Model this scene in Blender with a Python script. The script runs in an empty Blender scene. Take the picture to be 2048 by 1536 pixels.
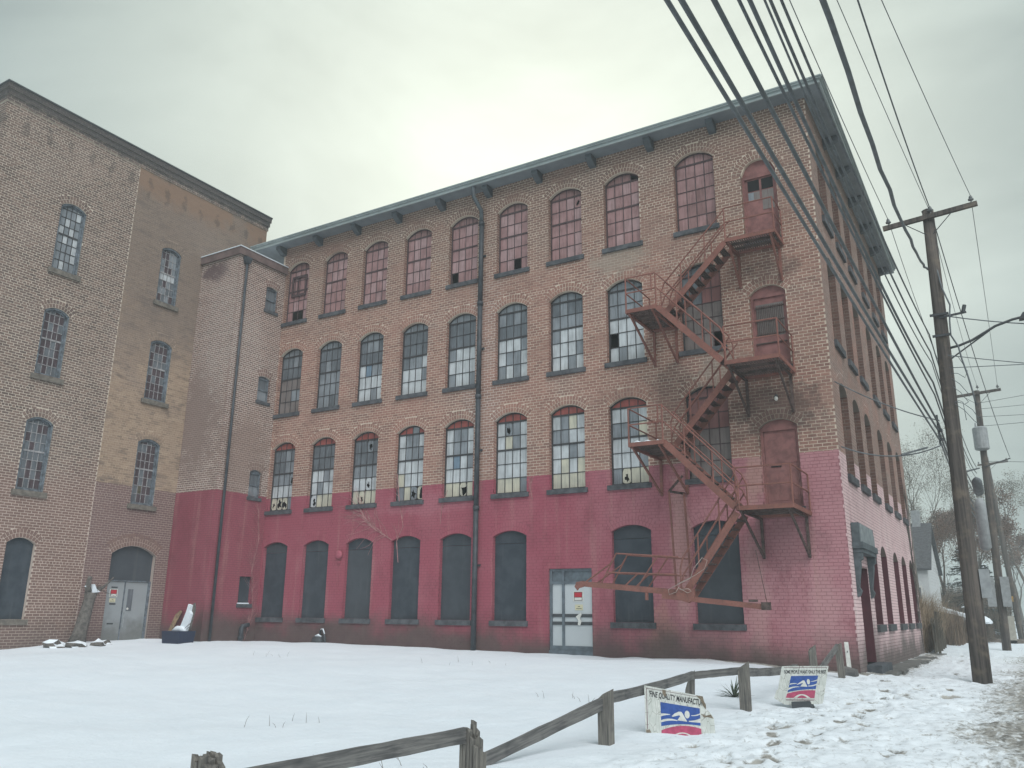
import bpy, bmesh, math, random
import numpy as np
from mathutils import Vector, Matrix, noise as mnoise

random.seed(7)
RNG = np.random.default_rng(7)
S = bpy.context.scene
COL = S.collection
PI = math.pi

# ------------------------------------------------------------------ camera
def rot_m(a, b, c):
    ca, sa, cb, sb, cc, sc = math.cos(a), math.sin(a), math.cos(b), math.sin(b), math.cos(c), math.sin(c)
    return (Matrix(((ca, -sa, 0), (sa, ca, 0), (0, 0, 1))) @ Matrix(((1, 0, 0), (0, cb, -sb), (0, sb, cb)))
            @ Matrix(((cc, 0, sc), (0, 1, 0), (-sc, 0, cc))))
CAM = Vector((3.647786, -22.448262, 1.565161))
_R = rot_m(math.radians(31.09207), math.radians(15.48932), math.radians(-0.50631))
cam_d = bpy.data.cameras.new('camera'); cam = bpy.data.objects.new('camera', cam_d); COL.objects.link(cam)
cam_d.sensor_width = 36; cam_d.lens = 1658.25 / 2048 * 36
cam_d.clip_start = 0.05; cam_d.clip_end = 3000
M3 = Matrix((_R.col[0], _R.col[2], -_R.col[1])).transposed()
cam.matrix_world = Matrix.Translation(CAM) @ M3.to_4x4()
S.camera = cam

# ------------------------------------------------------------------ world, sun, exposure
SUN_EL, SUN_AZ = math.radians(48), math.radians(130)      # azimuth from +Y towards +X; a broad overcast light
sun_dir = Vector((math.sin(SUN_AZ) * math.cos(SUN_EL), math.cos(SUN_AZ) * math.cos(SUN_EL), math.sin(SUN_EL)))
W = bpy.data.worlds.new('World'); S.world = W; W.use_nodes = True
nt = W.node_tree; nt.nodes.clear()
def wn(t, **k):
    n = nt.nodes.new(t)
    for a, b in k.items(): setattr(n, a, b)
    return n
def wset(n, i, v):
    if isinstance(v, bpy.types.NodeSocket): nt.links.new(v, n.inputs[i])
    else: n.inputs[i].default_value = v
def wmath(op, a, b=0.0, c=0.0):
    n = wn('ShaderNodeMath', operation=op); wset(n, 0, a); wset(n, 1, b); wset(n, 2, c); return n.outputs[0]
sky = wn('ShaderNodeTexSky'); sky.sky_type = 'NISHITA'; sky.sun_disc = False
sky.sun_elevation = SUN_EL; sky.sun_rotation = SUN_AZ; sky.air_density = 1.0; sky.dust_density = 4.0; sky.ozone_density = 1.0
tc = wn('ShaderNodeTexCoord')
dirv = tc.outputs['Generated']
mp = wn('ShaderNodeMapping'); wset(mp, 0, dirv); mp.inputs['Scale'].default_value = (1.0, 1.0, 2.2)
n1 = wn('ShaderNodeTexNoise'); wset(n1, 'Vector', mp.outputs[0]); wset(n1, 'Scale', 2.3); wset(n1, 'Detail', 6.0); wset(n1, 'Roughness', 0.55); wset(n1, 'Distortion', 0.4)
mr = wn('ShaderNodeMapRange'); wset(mr, 0, n1.outputs[0]); wset(mr, 1, 0.34); wset(mr, 2, 0.68); wset(mr, 3, 0.0); wset(mr, 4, 1.0)
cmix = wn('ShaderNodeMix', data_type='RGBA'); wset(cmix, 0, mr.outputs[0]); wset(cmix, 6, (0.98, 1.30, 1.34, 1)); wset(cmix, 7, (2.15, 2.58, 2.50, 1))
dp = wn('ShaderNodeVectorMath', operation='DOT_PRODUCT'); wset(dp, 0, dirv); wset(dp, 1, tuple(Vector((-0.44, 0.785, 0.43)).normalized()))   # bright gap in the cloud over the roof
glow = wmath('POWER', wmath('MAXIMUM', dp.outputs['Value'], 0.0), 9.0)
gcol = wn('ShaderNodeMix', data_type='RGBA', blend_type='ADD'); wset(gcol, 0, glow); wset(gcol, 6, cmix.outputs[2]); wset(gcol, 7, (4.7, 4.6, 3.6, 1))
smix = wn('ShaderNodeMix', data_type='RGBA'); wset(smix, 0, 0.9); wset(smix, 6, sky.outputs[0]); wset(smix, 7, gcol.outputs[2])
bg = wn('ShaderNodeBackground'); wset(bg, 0, smix.outputs[2]); wset(bg, 1, 0.1)
wo = wn('ShaderNodeOutputWorld'); nt.links.new(bg.outputs[0], wo.inputs[0])
sl = bpy.data.lights.new('sun', 'SUN'); sl.energy = 1.5; sl.angle = math.radians(60); sl.color = (0.96, 0.98, 1.0)
so = bpy.data.objects.new('sun', sl); COL.objects.link(so)
so.rotation_euler = sun_dir.to_track_quat('Z', 'Y').to_euler(); so.location = (0, 40, 60)
S.view_settings.view_transform = 'Standard'; S.view_settings.look = 'None'
S.view_settings.gamma = 1.0; S.view_settings.use_curve_mapping = False
S.view_settings.exposure = 0.97
HAZE = 0.0024
S.render.engine = 'CYCLES'
S.cycles.use_denoising = True
S.cycles.max_bounces = 6; S.cycles.diffuse_bounces = 3; S.cycles.glossy_bounces = 2; S.cycles.transparent_max_bounces = 6; S.cycles.volume_bounces = 1

# ------------------------------------------------------------------ materials
class NT:
    def __init__(s, name):
        s.m = bpy.data.materials.new(name); s.m.use_nodes = True
        s.t = s.m.node_tree; s.t.nodes.clear()
        s.out = s.n('ShaderNodeOutputMaterial'); s.b = s.n('ShaderNodeBsdfPrincipled')
        s.t.links.new(s.b.outputs[0], s.out.inputs[0])
        s._pos = None
    def n(s, t, **k):
        x = s.t.nodes.new(t)
        for a, b in k.items(): setattr(x, a, b)
        return x
    def set(s, node, i, v):
        if isinstance(v, bpy.types.NodeSocket): s.t.links.new(v, node.inputs[i])
        else:
            if isinstance(v, tuple) and len(v) == 3 and node.inputs[i].type == 'RGBA': v = (*v, 1)
            node.inputs[i].default_value = v
    def math(s, op, a, b=0.0, c=0.0, clamp=False):
        x = s.n('ShaderNodeMath', operation=op, use_clamp=clamp); s.set(x, 0, a); s.set(x, 1, b); s.set(x, 2, c); return x.outputs[0]
    def pos(s):
        if s._pos is None: s._pos = s.n('ShaderNodeNewGeometry').outputs['Position']
        return s._pos
    def xyz(s, v=None):
        x = s.n('ShaderNodeSeparateXYZ'); s.set(x, 0, v or s.pos()); return x.outputs
    def obj(s): return s.n('ShaderNodeTexCoord').outputs['Object']
    def scaled(s, v, sc, loc=(0, 0, 0)):
        x = s.n('ShaderNodeMapping'); s.set(x, 0, v); x.inputs['Scale'].default_value = sc; x.inputs['Location'].default_value = loc; return x.outputs[0]
    def noise(s, scale, detail=3, rough=0.55, v=None, dist=0.0):
        x = s.n('ShaderNodeTexNoise'); s.set(x, 'Vector', v or s.pos()); s.set(x, 'Scale', scale); s.set(x, 'Detail', detail); s.set(x, 'Roughness', rough); s.set(x, 'Distortion', dist); return x.outputs[0]
    def rng(s, v, a, b, c=0.0, d=1.0):
        x = s.n('ShaderNodeMapRange'); x.interpolation_type = 'SMOOTHSTEP'; s.set(x, 0, v); s.set(x, 1, a); s.set(x, 2, b); s.set(x, 3, c); s.set(x, 4, d); return x.outputs[0]
    def mix(s, f, a, b, mode='MIX'):
        x = s.n('ShaderNodeMix', data_type='RGBA', blend_type=mode); s.set(x, 0, f); s.set(x, 6, a); s.set(x, 7, b); return x.outputs[2]
    def ramp(s, f, stops):
        x = s.n('ShaderNodeValToRGB'); e = x.color_ramp.elements
        while len(e) < len(stops): e.new(0.5)
        for k, (p, c) in zip(e, stops): k.position = p; k.color = (*c, 1)
        s.set(x, 0, f); return x.outputs[0]
    def bump(s, hgt, strength=0.3, dist=0.02):
        x = s.n('ShaderNodeBump'); s.set(x, 'Strength', strength); s.set(x, 'Distance', dist); s.set(x, 'Height', hgt); s.set(s.b, 'Normal', x.outputs[0])
    def col(s, c): s.set(s.b, 'Base Color', c)
    def rough(s, r): s.set(s.b, 'Roughness', r)
    def spec(s, v): s.set(s.b, 'Specular IOR Level', v)
    def blob(s, c, r, nz, thr=0.0):
        """1 inside an ellipsoid with a ragged edge"""
        v = s.scaled(s.pos(), tuple(1 / k for k in r), tuple(-a / k for a, k in zip(c, r)))
        x = s.n('ShaderNodeVectorMath', operation='LENGTH'); s.set(x, 0, v)
        d = s.math('ADD', x.outputs['Value'], s.math('MULTIPLY', s.math('SUBTRACT', nz, 0.5), 1.6))
        return s.rng(d, 1.05, 0.45)

SOOT_SHADE = (0.035, 0.034, 0.033); LIME = (0.62, 0.56, 0.50)

def simple(name, c, rough=0.7, spec=0.3, var=0.12, scale=6.0, bump=0.0, c2=None, stretch=None, metal=0.0):
    k = NT(name)
    v = k.pos() if stretch is None else k.scaled(k.obj(), stretch)
    f = k.noise(scale, 4, 0.6, v=v)
    a = tuple(x * (1 - var) for x in c); b = c2 or tuple(min(1, x * (1 + var)) for x in c)
    k.col(k.mix(k.rng(f, 0.3, 0.7), a, b)); k.rough(rough); k.spec(spec)
    if metal: k.set(k.b, 'Metallic', metal)
    if bump: k.bump(f, bump, 0.02)
    return k.m

def brick_mat(name, stops, mortar=None, src='attr', paint=None, blobs=(), extra=None, grime=True):
    """stops: colour ramp over the per-brick value; mortar: colour if this is the joint; paint: dict(z, red, faded, x0, x1)"""
    k = NT(name)
    x, y, z = k.xyz()
    nA = k.noise(0.55, 5, 0.62); nB = k.noise(3.1, 4, 0.6); nC = k.noise(18, 3, 0.6)
    if mortar:
        base = k.mix(nB, tuple(c * 0.75 for c in mortar), tuple(min(.8, c * 1.2) for c in mortar))
    else:
        if src == 'attr':
            a = k.n('ShaderNodeAttribute'); a.attribute_name = 'bv'; bv = a.outputs['Fac']
        else:
            bv = k.n('ShaderNodeObjectInfo').outputs['Random']
        base = k.ramp(k.math('ADD', k.math('MULTIPLY', bv, 0.62), 0.19), stops)
        base = k.mix(k.rng(nC, 0.35, 0.75, 0.0, 0.35), base, tuple(c * 0.6 for c in stops[0][1]))
        # lime and dust that dull whole areas
        base = k.mix(k.rng(nA, 0.42, 0.72, 0.0, 0.38), base, (0.27, 0.205, 0.18))
    if extra: base = extra(k, base, x, y, z, nA, nB, bool(mortar))
    for c, r, colr, f in blobs:
        if colr == LIME: f = min(1, f * 1.9) if mortar else f * 0.12          # lime blooms from the joints
        base = k.mix(k.math('MULTIPLY', k.blob(c, r, nB), f), base, colr)
    if paint:
        edge = k.math('ADD', paint['z'], k.math('MULTIPLY', k.math('SUBTRACT', nC, 0.5), 0.10))
        m = k.math('LESS_THAN', z, edge)
        t = k.rng(x, paint['x0'], paint['x1'])
        t = k.math('ADD', t, k.math('MULTIPLY', k.math('SUBTRACT', nA, 0.5), 1.1), clamp=True)
        pc = k.mix(t, paint['red'], paint['faded'])
        st = k.noise(1.0, 4, 0.6, v=k.scaled(k.pos(), (3.2, 3.2, 0.22)))
        pc = k.mix(k.rng(st, 0.52, 0.75, 0.0, paint.get('streak', 0.45)), pc, paint.get('pale', (0.42, 0.24, 0.22)))
        pc = k.mix(k.rng(nC, 0.55, 0.85, 0.0, 0.3), pc, tuple(c * 0.6 for c in paint['red']))
        pc = k.mix(k.rng(k.noise(1.7, 5, 0.7, v=k.scaled(k.pos(), (1, 1, .6), (9, 2, 4))), 0.48, 0.70, 0.0, 0.42), pc, tuple(c * 0.62 for c in paint['red']))
        pc = k.mix(k.rng(k.noise(34, 3, 0.7), 0.66, 0.74, 0.0, 0.5), pc, (0.30, 0.20, 0.17))
        for c_, r_, col_, f_ in paint.get('blobs', ()): pc = k.mix(k.math('MULTIPLY', k.blob(c_, r_, nB), f_), pc, col_)
        if mortar: pc = k.mix(paint.get('joint', 0.5), pc, (0.10, 0.03, 0.04))
        base = k.mix(m, base, pc)
        if grime:
            gz = k.math('ADD', k.math('SUBTRACT', z, k.rng(x, -8.0, -13.0, 0.0, 0.35)), k.math('MULTIPLY', k.math('SUBTRACT', nA, 0.5), -2.2))
            base = k.mix(k.rng(gz, 1.45, 0.35, 0.0, 0.85), base, k.mix(nB, (0.05, 0.05, 0.047), (0.11, 0.10, 0.085)))
    k.col(base); k.rough(0.88); k.spec(0.15)
    k.bump(nC, 0.25, 0.01)
    return k.m

RED = (0.325, 0.085, 0.115); FADE = (0.45, 0.225, 0.245)
B_FACT = [(0.0, (0.115, 0.074, 0.064)), (0.15, (0.23, 0.128, 0.104)), (0.6, (0.325, 0.18, 0.142)), (1.0, (0.415, 0.258, 0.20))]
fact_blobs = [((-11.0, 0, 9.2), (1.0, 3, 4.5), LIME, 0.42), ((-4.35, 0, 7.9), (0.9, 3, 1.1), SOOT_SHADE, 0.35), ((-1.5, 0, 6.9), (1.5, 3, 1.1), SOOT_SHADE, 0.55),
              ((-2.9, 0, 8.3), (0.9, 3, 0.8), (0.3, 0.26, 0.22), 0.6), ((-1.3, 0, 11.0), (1.0, 3, 0.5), SOOT_SHADE, 0.35), ((-6.0, 0, 12.4), (1.2, 3, 0.6), (0.33, 0.28, 0.23), 0.6)]  # dark patches: soot with the landings' soft shade painted in
def fact_extra(k, base, x, y, z, nA, nB, mortar):
    top = k.rng(k.math('ADD', z, k.math('MULTIPLY', nA, 3.0)), 13.0, 17.5, 0.0, 0.55)
    base = k.mix(top, base, (0.60, 0.515, 0.42) if mortar else (0.165, 0.122, 0.10))
    mid = k.rng(k.noise(0.9, 4, 0.6, v=k.scaled(k.pos(), (0.5, 0.5, 1.3), (3, 1, 0))), 0.5, 0.66, 0.0, 0.55 if mortar else 0.3)
    base = k.mix(mid, base, (0.30, 0.18, 0.145))
    wz = k.noise(0.7, 4, 0.6, v=k.scaled(k.pos(), (.6, 1, 1), (5, 0, 7)))
    return k.mix(k.math('MULTIPLY', k.rng(wz, 0.45, 0.65, 0, 0.5), k.rng(z, 13.0, 11.0)), base, (0.56, 0.43, 0.35) if mortar else (0.38, 0.195, 0.155))
P_FRONT = dict(z=5.73, red=RED, faded=FADE, x0=-10.0, x1=0.5, joint=0.3, blobs=[((-4.35, 0, 3.6), (.34, 3, 2.6), (.50, .31, .28), .6), ((-2.35, 0, 2.0), (.4, 3, 2.2), (.50, .30, .29), .5), ((-2.2, 0, 5.3), (.32, 3, 1.2), (.47, .30, .25), .6), ((-5.0, 0, .9), (.5, 3, 1.2), (.42, .22, .17), .5), ((-1.5, 0, 3.4), (1.3, 3, .8), (.20, .10, .11), .45), ((-.7, 0, 1.6), (.5, 3, 1.6), (.50, .30, .30), .4), ((-13.2, 0, 5.1), (2.4, 3, .5), (.40, .16, .19), .5)])  # dark blob below the lowest landing paints its soft shade
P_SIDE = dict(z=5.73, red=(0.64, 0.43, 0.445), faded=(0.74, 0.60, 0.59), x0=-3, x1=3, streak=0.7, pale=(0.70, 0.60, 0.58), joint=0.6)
side_stops = [(c[0], tuple(v * 0.6 + o_ for v, o_ in zip(c[1], (0.125, 0.118, 0.108)))) for c in B_FACT]  # greyer brick: the pale veil over the side wall put into its colour
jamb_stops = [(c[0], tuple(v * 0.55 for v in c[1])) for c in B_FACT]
M = {}
for s_ in ('attr', 'obj'):
    M['bf_' + s_] = brick_mat('brick_front', B_FACT, src=s_, paint=P_FRONT, blobs=fact_blobs, extra=fact_extra)
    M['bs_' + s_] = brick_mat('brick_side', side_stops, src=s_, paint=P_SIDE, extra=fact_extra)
    M['bj_' + s_] = brick_mat('brick_jamb', jamb_stops, src=s_)  # brick colours darkened for the side window jambs
M['mf'] = brick_mat('mortar_front', B_FACT, mortar=(0.62, 0.525, 0.43), paint=P_FRONT, blobs=fact_blobs, extra=fact_extra)
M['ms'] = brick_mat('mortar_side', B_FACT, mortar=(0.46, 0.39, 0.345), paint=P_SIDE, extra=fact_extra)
B_TOW = [(0.0, (0.13, 0.09, 0.08)), (0.5, (0.225, 0.145, 0.125)), (1.0, (0.30, 0.20, 0.17))]
tow_blobs = [((-22.4, -2.4, 8.6), (1.6, 3, 2.6), (0.22, 0.16, 0.14), 0.75), ((-20.85, -1.2, 7.2), (3, 1.4, 2.2), (0.25, 0.18, 0.15), 0.6), ((-22.2, -2.4, 14.5), (0.9, 2, 0.5), (0.12, 0.08, 0.08), 0.9), ((-21.5, -2.4, 12), (1.2, 2, 3.0), LIME, 0.4), ((-20.85, -1.6, 11.0), (3, 0.9, 2.8), LIME, 0.4)]
P_TOW = dict(z=5.80, red=(0.265, 0.07, 0.092), faded=(0.31, 0.095, 0.122), x0=-23, x1=-18, joint=0.3)
B_WL = [(0.0, (0.095, 0.073, 0.065)), (0.5, (0.18, 0.128, 0.108)), (1.0, (0.275, 0.192, 0.155))]
B_WR = [(0.0, (0.20, 0.15, 0.115)), (0.5, (0.35, 0.255, 0.185)), (1.0, (0.44, 0.33, 0.235))]
def ware_extra(right):
    def f(k, base, x, y, z, nA, nB, mortar):
        if right:
            hi = k.rng(k.math('ADD', z, k.math('MULTIPLY', nA, 6)), 12.5, 16.0, 0, 0.62)
            base = k.mix(k.rng(k.noise(1.6, 5, .7, v=k.scaled(k.pos(), (1, .5, 1.4))), .45, .62, 0, .55), base, (0.33, 0.235, 0.17) if not mortar else (0.40, 0.32, 0.25))
            base = k.mix(k.rng(k.noise(2.3, 5, .7, v=k.scaled(k.pos(), (1, .4, 1.2), (4, 2, 1))), .52, .66, 0, .5), base, (0.12, 0.095, 0.085))
            base = k.mix(hi, base, (0.22, 0.185, 0.165) if mortar else (0.15, 0.122, 0.11))
            t = k.math('MULTIPLY', k.rng(k.math('ADD', z, k.math('MULTIPLY', nB, 1.2)), 17.1, 17.9), k.rng(nA, 0.35, 0.5))
            base = k.mix(k.math('MULTIPLY', t, 0.7), base, (0.27, 0.17, 0.115))
            low = k.math('LESS_THAN', z, k.math('ADD', 5.75, k.math('MULTIPLY', nB, 0.12)))
            base = k.mix(low, base, (0.42, 0.34, 0.30) if mortar else k.mix(nB, (0.15, 0.095, 0.09), (0.22, 0.145, 0.13)))
        else:
            low = k.rng(k.math('ADD', z, k.math('MULTIPLY', nA, 2)), 7.8, 6.2, 0, 0.7)
            base = k.mix(low, base, (0.50, 0.40, 0.35) if mortar else k.mix(nB, (0.18, 0.108, 0.09), (0.25, 0.16, 0.135)))
        # soot tongues below the cornice
        fr = k.math('SUBTRACT', k.math('FRACT', k.math('MULTIPLY', y, 1.27)), 0.5)
        d = k.math('ADD', k.math('POWER', k.math('DIVIDE', fr, 0.17), 2.0), k.math('POWER', k.math('DIVIDE', k.math('SUBTRACT', z, 17.15), 0.34), 2.0))
        d = k.math('ADD', d, k.math('MULTIPLY', k.math('SUBTRACT', k.noise(3.2, 5, .7), 0.5), 8.0))
        base = k.mix(k.rng(d, 1.3, 0.0, 0, 0.42), base, (0.055, 0.05, 0.048))
        top = k.rng(k.math('ADD', z, k.math('MULTIPLY', nB, 0.6)), 18.0, 18.35, 0, 0.8)
        base = k.mix(top, base, (0.06, 0.062, 0.065))
        g = k.rng(k.math('ADD', z, k.math('MULTIPLY', nA, 1.6)), 2.6, 0.8, 0, 0.6)
        return k.mix(g, base, (0.075, 0.066, 0.064))
    return f
for s_ in ('attr', 'obj'):
    M['bt_' + s_] = brick_mat('brick_tower', B_TOW, src=s_, paint=P_TOW, blobs=tow_blobs)
    M['bl_' + s_] = brick_mat('brick_dark', B_WL, src=s_, extra=ware_extra(False))
    M['br_' + s_] = brick_mat('brick_tan', B_WR, src=s_, extra=ware_extra(True))
M['mt'] = brick_mat('mortar_tower', B_TOW, mortar=(0.60, 0.525, 0.46), paint=P_TOW, blobs=tow_blobs)
M['ml'] = brick_mat('mortar_dark', B_WL, mortar=(0.58, 0.505, 0.42), extra=ware_extra(False))
M['mr'] = brick_mat('mortar_tan', B_WR, mortar=(0.46, 0.36, 0.27), extra=ware_extra(True))

M['eave'] = simple('eave_paint', (0.20, 0.228, 0.25), 0.6, scale=2)
M['fascia'] = simple('fascia_metal', (0.31, 0.355, 0.355), 0.5, scale=1.5)
M['roof'] = simple('roof_felt', (0.07, 0.07, 0.07), 0.9)
M['sill'] = simple('sill_slate', (0.075, 0.08, 0.088), 0.75, var=0.35, scale=5, bump=0.2)
M['sill_stone'] = simple('sill_stone', (0.15, 0.135, 0.115), 0.8, var=0.3, scale=6, bump=0.3)
M['steel'] = simple('window_steel', (0.045, 0.043, 0.045), 0.6, var=0.3, scale=9)
M['steel_red'] = simple('window_steel_red', (0.075, 0.05, 0.052), 0.6, var=0.3, scale=9)
M['frame_blue'] = simple('weathered_blue_frame', (0.12, 0.14, 0.16), 0.8, var=0.45, scale=7, bump=0.3)
M['muntin_white'] = simple('chipped_muntin', (0.27, 0.265, 0.27), 0.8, var=0.35, scale=11)
def board_mat():
    k = NT('black_board'); f = k.noise(2.5, 5, 0.6); g = k.noise(60, 2, 0.7)
    c = k.mix(k.rng(f, 0.35, 0.7), (0.030, 0.040, 0.052), (0.050, 0.062, 0.076))
    c = k.mix(k.math('MULTIPLY', k.n('ShaderNodeObjectInfo').outputs['Random'], 0.45), c, (0.085, 0.09, 0.096))
    st = k.noise(1.0, 4, .65, v=k.scaled(k.pos(), (6, 6, .35))); c = k.mix(k.rng(st, .55, .75, 0, .35), c, (0.12, 0.125, 0.125))
    k.col(k.mix(k.rng(g, 0.6, 0.75, 0, 0.3), c, (0.10, 0.11, 0.12))); k.rough(0.75); k.spec(0.25); k.bump(g, 0.15, 0.004); return k.m
M['board'] = board_mat()
M['maroon'] = simple('maroon_board', (0.10, 0.032, 0.042), 0.8, var=0.2, scale=2)
M['dark'] = simple('dark_interior', (0.012, 0.012, 0.013), 0.9)
def pane_mat(name, c, c2=None, rough=0.35, streak=0.5, spec=0.35):
    k = NT(name)
    st = k.noise(1.0, 4, 0.65, v=k.scaled(k.pos(), (14, 14, 1.3))); bl = k.noise(2.2, 3, 0.5)
    f = k.math('ADD', k.math('MULTIPLY', st, streak), k.math('MULTIPLY', bl, 1 - streak))
    k.col(k.mix(k.rng(f, 0.3, 0.68), tuple(v * 0.72 for v in c), c2 or tuple(min(0.8, v * 1.2) for v in c)))
    k.rough(k.rng(st, 0.2, 0.8, rough * 0.5, rough * 1.4)); k.spec(spec); return k.m
M['p_rose'] = pane_mat('glass_rose', (0.315, 0.185, 0.182))
M['p_rose2'] = pane_mat('glass_mauve', (0.36, 0.235, 0.235))
M['p_rose_dk'] = pane_mat('glass_rose_brown', (0.235, 0.135, 0.13))
M['p_red'] = pane_mat('glass_painted_red', (0.32, 0.085, 0.072), rough=0.6)
M['p_dk'] = pane_mat('glass_dark_grey', (0.13, 0.145, 0.16), rough=0.25)
M['p_mid'] = pane_mat('glass_grey', (0.215, 0.235, 0.255))
M['p_pale'] = pane_mat('glass_pale', (0.47, 0.495, 0.51))  # dusty glass, with light passing through it put into the colour
M['p_cream'] = pane_mat('glass_cream', (0.52, 0.51, 0.43), (0.60, 0.57, 0.45))  # yellowish glow from behind the glass put into the colour
M['p_blue'] = pane_mat('glass_blue', (0.15, 0.21, 0.27))
M['p_plum'] = pane_mat('glass_plum', (0.075, 0.055, 0.062), rough=0.25)
M['p_maroon'] = pane_mat('glass_maroon', (0.225, 0.105, 0.098), rough=0.6)
M['p_taupe'] = pane_mat('glass_taupe', (0.185, 0.158, 0.15), rough=0.5)
def rust():
    k = NT('rust_red_iron'); f = k.noise(3, 5, 0.65); g = k.noise(22, 3, 0.6)
    c = k.mix(k.rng(f, 0.3, 0.7), (0.185, 0.085, 0.07), (0.26, 0.115, 0.092))
    c = k.mix(k.rng(g, 0.52, 0.72, 0, 0.6), c, (0.105, 0.068, 0.058)); k.col(c); k.rough(0.85); k.spec(0.15); k.bump(g, 0.2, 0.004); return k.m
M['rust'] = rust()
M['rust_dk'] = simple('dark_rusty_iron', (0.085, 0.06, 0.054), 0.85, var=0.4, scale=8)
M['door_red'] = simple('door_dusty_red', (0.23, 0.105, 0.098), 0.75, var=0.25, scale=4, bump=0.1)
M['frame_grey'] = simple('door_frame_grey', (0.115, 0.14, 0.16), 0.6, var=0.2)
def pale_panel():
    k = NT('door_pale_panel'); f = k.noise(1.2, 4, 0.6); k.col(k.mix(f, (0.42, 0.46, 0.48), (0.55, 0.58, 0.59))); k.rough(0.5); return k.m
M['pale_panel'] = pale_panel()
def steel_door():
    k = NT('scuffed_grey_steel'); x, y, z = k.xyz(); f = k.noise(1.4, 5, 0.6); g = k.noise(9, 4, 0.6)
    c = k.mix(f, (0.24, 0.265, 0.275), (0.33, 0.355, 0.365))
    d = k.rng(k.math('ADD', z, k.math('MULTIPLY', k.math('SUBTRACT', f, 0.5), 1.4)), 1.5, 0.75, 0, 0.75)
    c = k.mix(d, c, k.mix(g, (0.07, 0.07, 0.062), (0.17, 0.17, 0.155))); k.col(c); k.rough(0.5); return k.m
M['steel_door'] = steel_door()
M['pipe'] = simple('pipe_dark_paint', (0.045, 0.052, 0.06), 0.5, var=0.3, scale=4)
M['pipe_top'] = simple('pipe_slate', (0.07, 0.085, 0.095), 0.5, var=0.3, scale=4)
def wood(name, a, b, d, sc=(40, 40, 2.5)):
    k = NT(name); v = k.scaled(k.obj(), sc); f = k.noise(1, 5, 0.65, v=v, dist=0.3); g = k.noise(2.5, 3, 0.6, v=k.obj())
    c = k.mix(k.rng(f, 0.3, 0.7), a, b); c = k.mix(k.rng(g, 0.5, 0.75, 0, 0.7), c, d); k.col(c); k.rough(0.9); k.spec(0.12); k.bump(f, 0.5, 0.012); return k.m
M['wood_rail'] = wood('weathered_rail_wood', (0.085, 0.085, 0.085), (0.20, 0.195, 0.185), (0.055, 0.057, 0.06), (2.5, 40, 40))
M['wood_post'] = wood('weathered_post_wood', (0.09, 0.087, 0.082), (0.23, 0.215, 0.19), (0.055, 0.055, 0.057))
M['wood_pole'] = wood('utility_pole_wood', (0.055, 0.05, 0.048), (0.14, 0.122, 0.11), (0.20, 0.165, 0.13), (16, 16, 0.5))
M['wood_fence'] = wood('old_stockade_wood', (0.06, 0.055, 0.045), (0.14, 0.125, 0.10), (0.05, 0.05, 0.045))
M['bark'] = simple('grey_bark', (0.11, 0.10, 0.09), 0.9, var=0.4, scale=9, bump=0.6)
M['twig'] = simple('bare_twig', (0.10, 0.082, 0.068), 0.9, var=0.3)
M['cable'] = simple('cable_black', (0.13, 0.145, 0.155), 0.55, var=0.2)
M['porcelain'] = simple('insulator_porcelain', (0.16, 0.17, 0.175), 0.25, 0.5)
M['metal_grey'] = simple('galvanised_grey', (0.30, 0.32, 0.33), 0.5, var=0.15)
M['metal_dark'] = simple('pole_hardware_dark', (0.055, 0.06, 0.065), 0.6)
M['coping'] = simple('brown_coping', (0.135, 0.095, 0.088), 0.7, var=0.25, scale=3)
M['hood'] = simple('slate_hood_paint', (0.085, 0.105, 0.115), 0.65, var=0.25, scale=5)
M['hood_top'] = simple('hood_front_lead', (0.22, 0.25, 0.26), 0.6, var=0.2, scale=4)
M['step'] = simple('step_slate', (0.075, 0.085, 0.095), 0.8, var=0.3)
M['vine'] = simple('dry_vine', (0.37, 0.19, 0.19), 0.9, var=0.3)
M['white'] = simple('chipped_white_paint', (0.62, 0.62, 0.58), 0.7, var=0.12, scale=12)
M['sign_red'] = simple('sign_red', (0.42, 0.03, 0.045), 0.5, var=0.08)
M['sign_cream'] = simple('sign_cream', (0.58, 0.55, 0.38), 0.6, var=0.06)
M['ink'] = simple('sign_ink', (0.025, 0.025, 0.03), 0.6)
M['rope'] = simple('pale_rope', (0.36, 0.29, 0.26), 0.8)
def snow_mat(dirty):
    k = NT('snow_ground' if dirty else 'snow_cap'); x, y, z = k.xyz()
    f = k.noise(1.3, 5, 0.6); g = k.noise(26, 4, 0.65); l = k.noise(7, 5, 0.62)
    c = k.mix(f, (0.67, 0.735, 0.785), (0.765, 0.81, 0.845))
    if dirty:
        a = k.n('ShaderNodeAttribute'); a.attribute_name = 'dirt'; d = a.outputs['Fac']
        sp = k.noise(1.0, 5, 0.7, v=k.scaled(k.pos(), (11, 7, 8)), dist=0.5)
        m = k.rng(k.math('ADD', sp, k.math('MULTIPLY', d, 0.55)), 0.62, 0.90)
        dc = k.mix(k.rng(l, 0.35, 0.65), (0.15, 0.145, 0.13), (0.36, 0.35, 0.32))
        c = k.mix(k.math('MULTIPLY', d, 0.4), c, (0.56, 0.55, 0.49))
        c = k.mix(m, c, dc)
    k.col(c); k.rough(0.75); k.spec(0.25)
    k.bump(k.math('ADD', g, k.math('MULTIPLY', l, 2.0)), 0.35, 0.03)
    return k.m
M['snow'] = snow_mat(True); M['snowcap'] = snow_mat(False)
M['concrete'] = simple('wet_concrete', (0.13, 0.13, 0.122), 0.75, var=0.35, scale=2.5, bump=0.2)
M['path'] = simple('brown_path', (0.15, 0.125, 0.105), 0.9, var=0.3)

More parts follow.
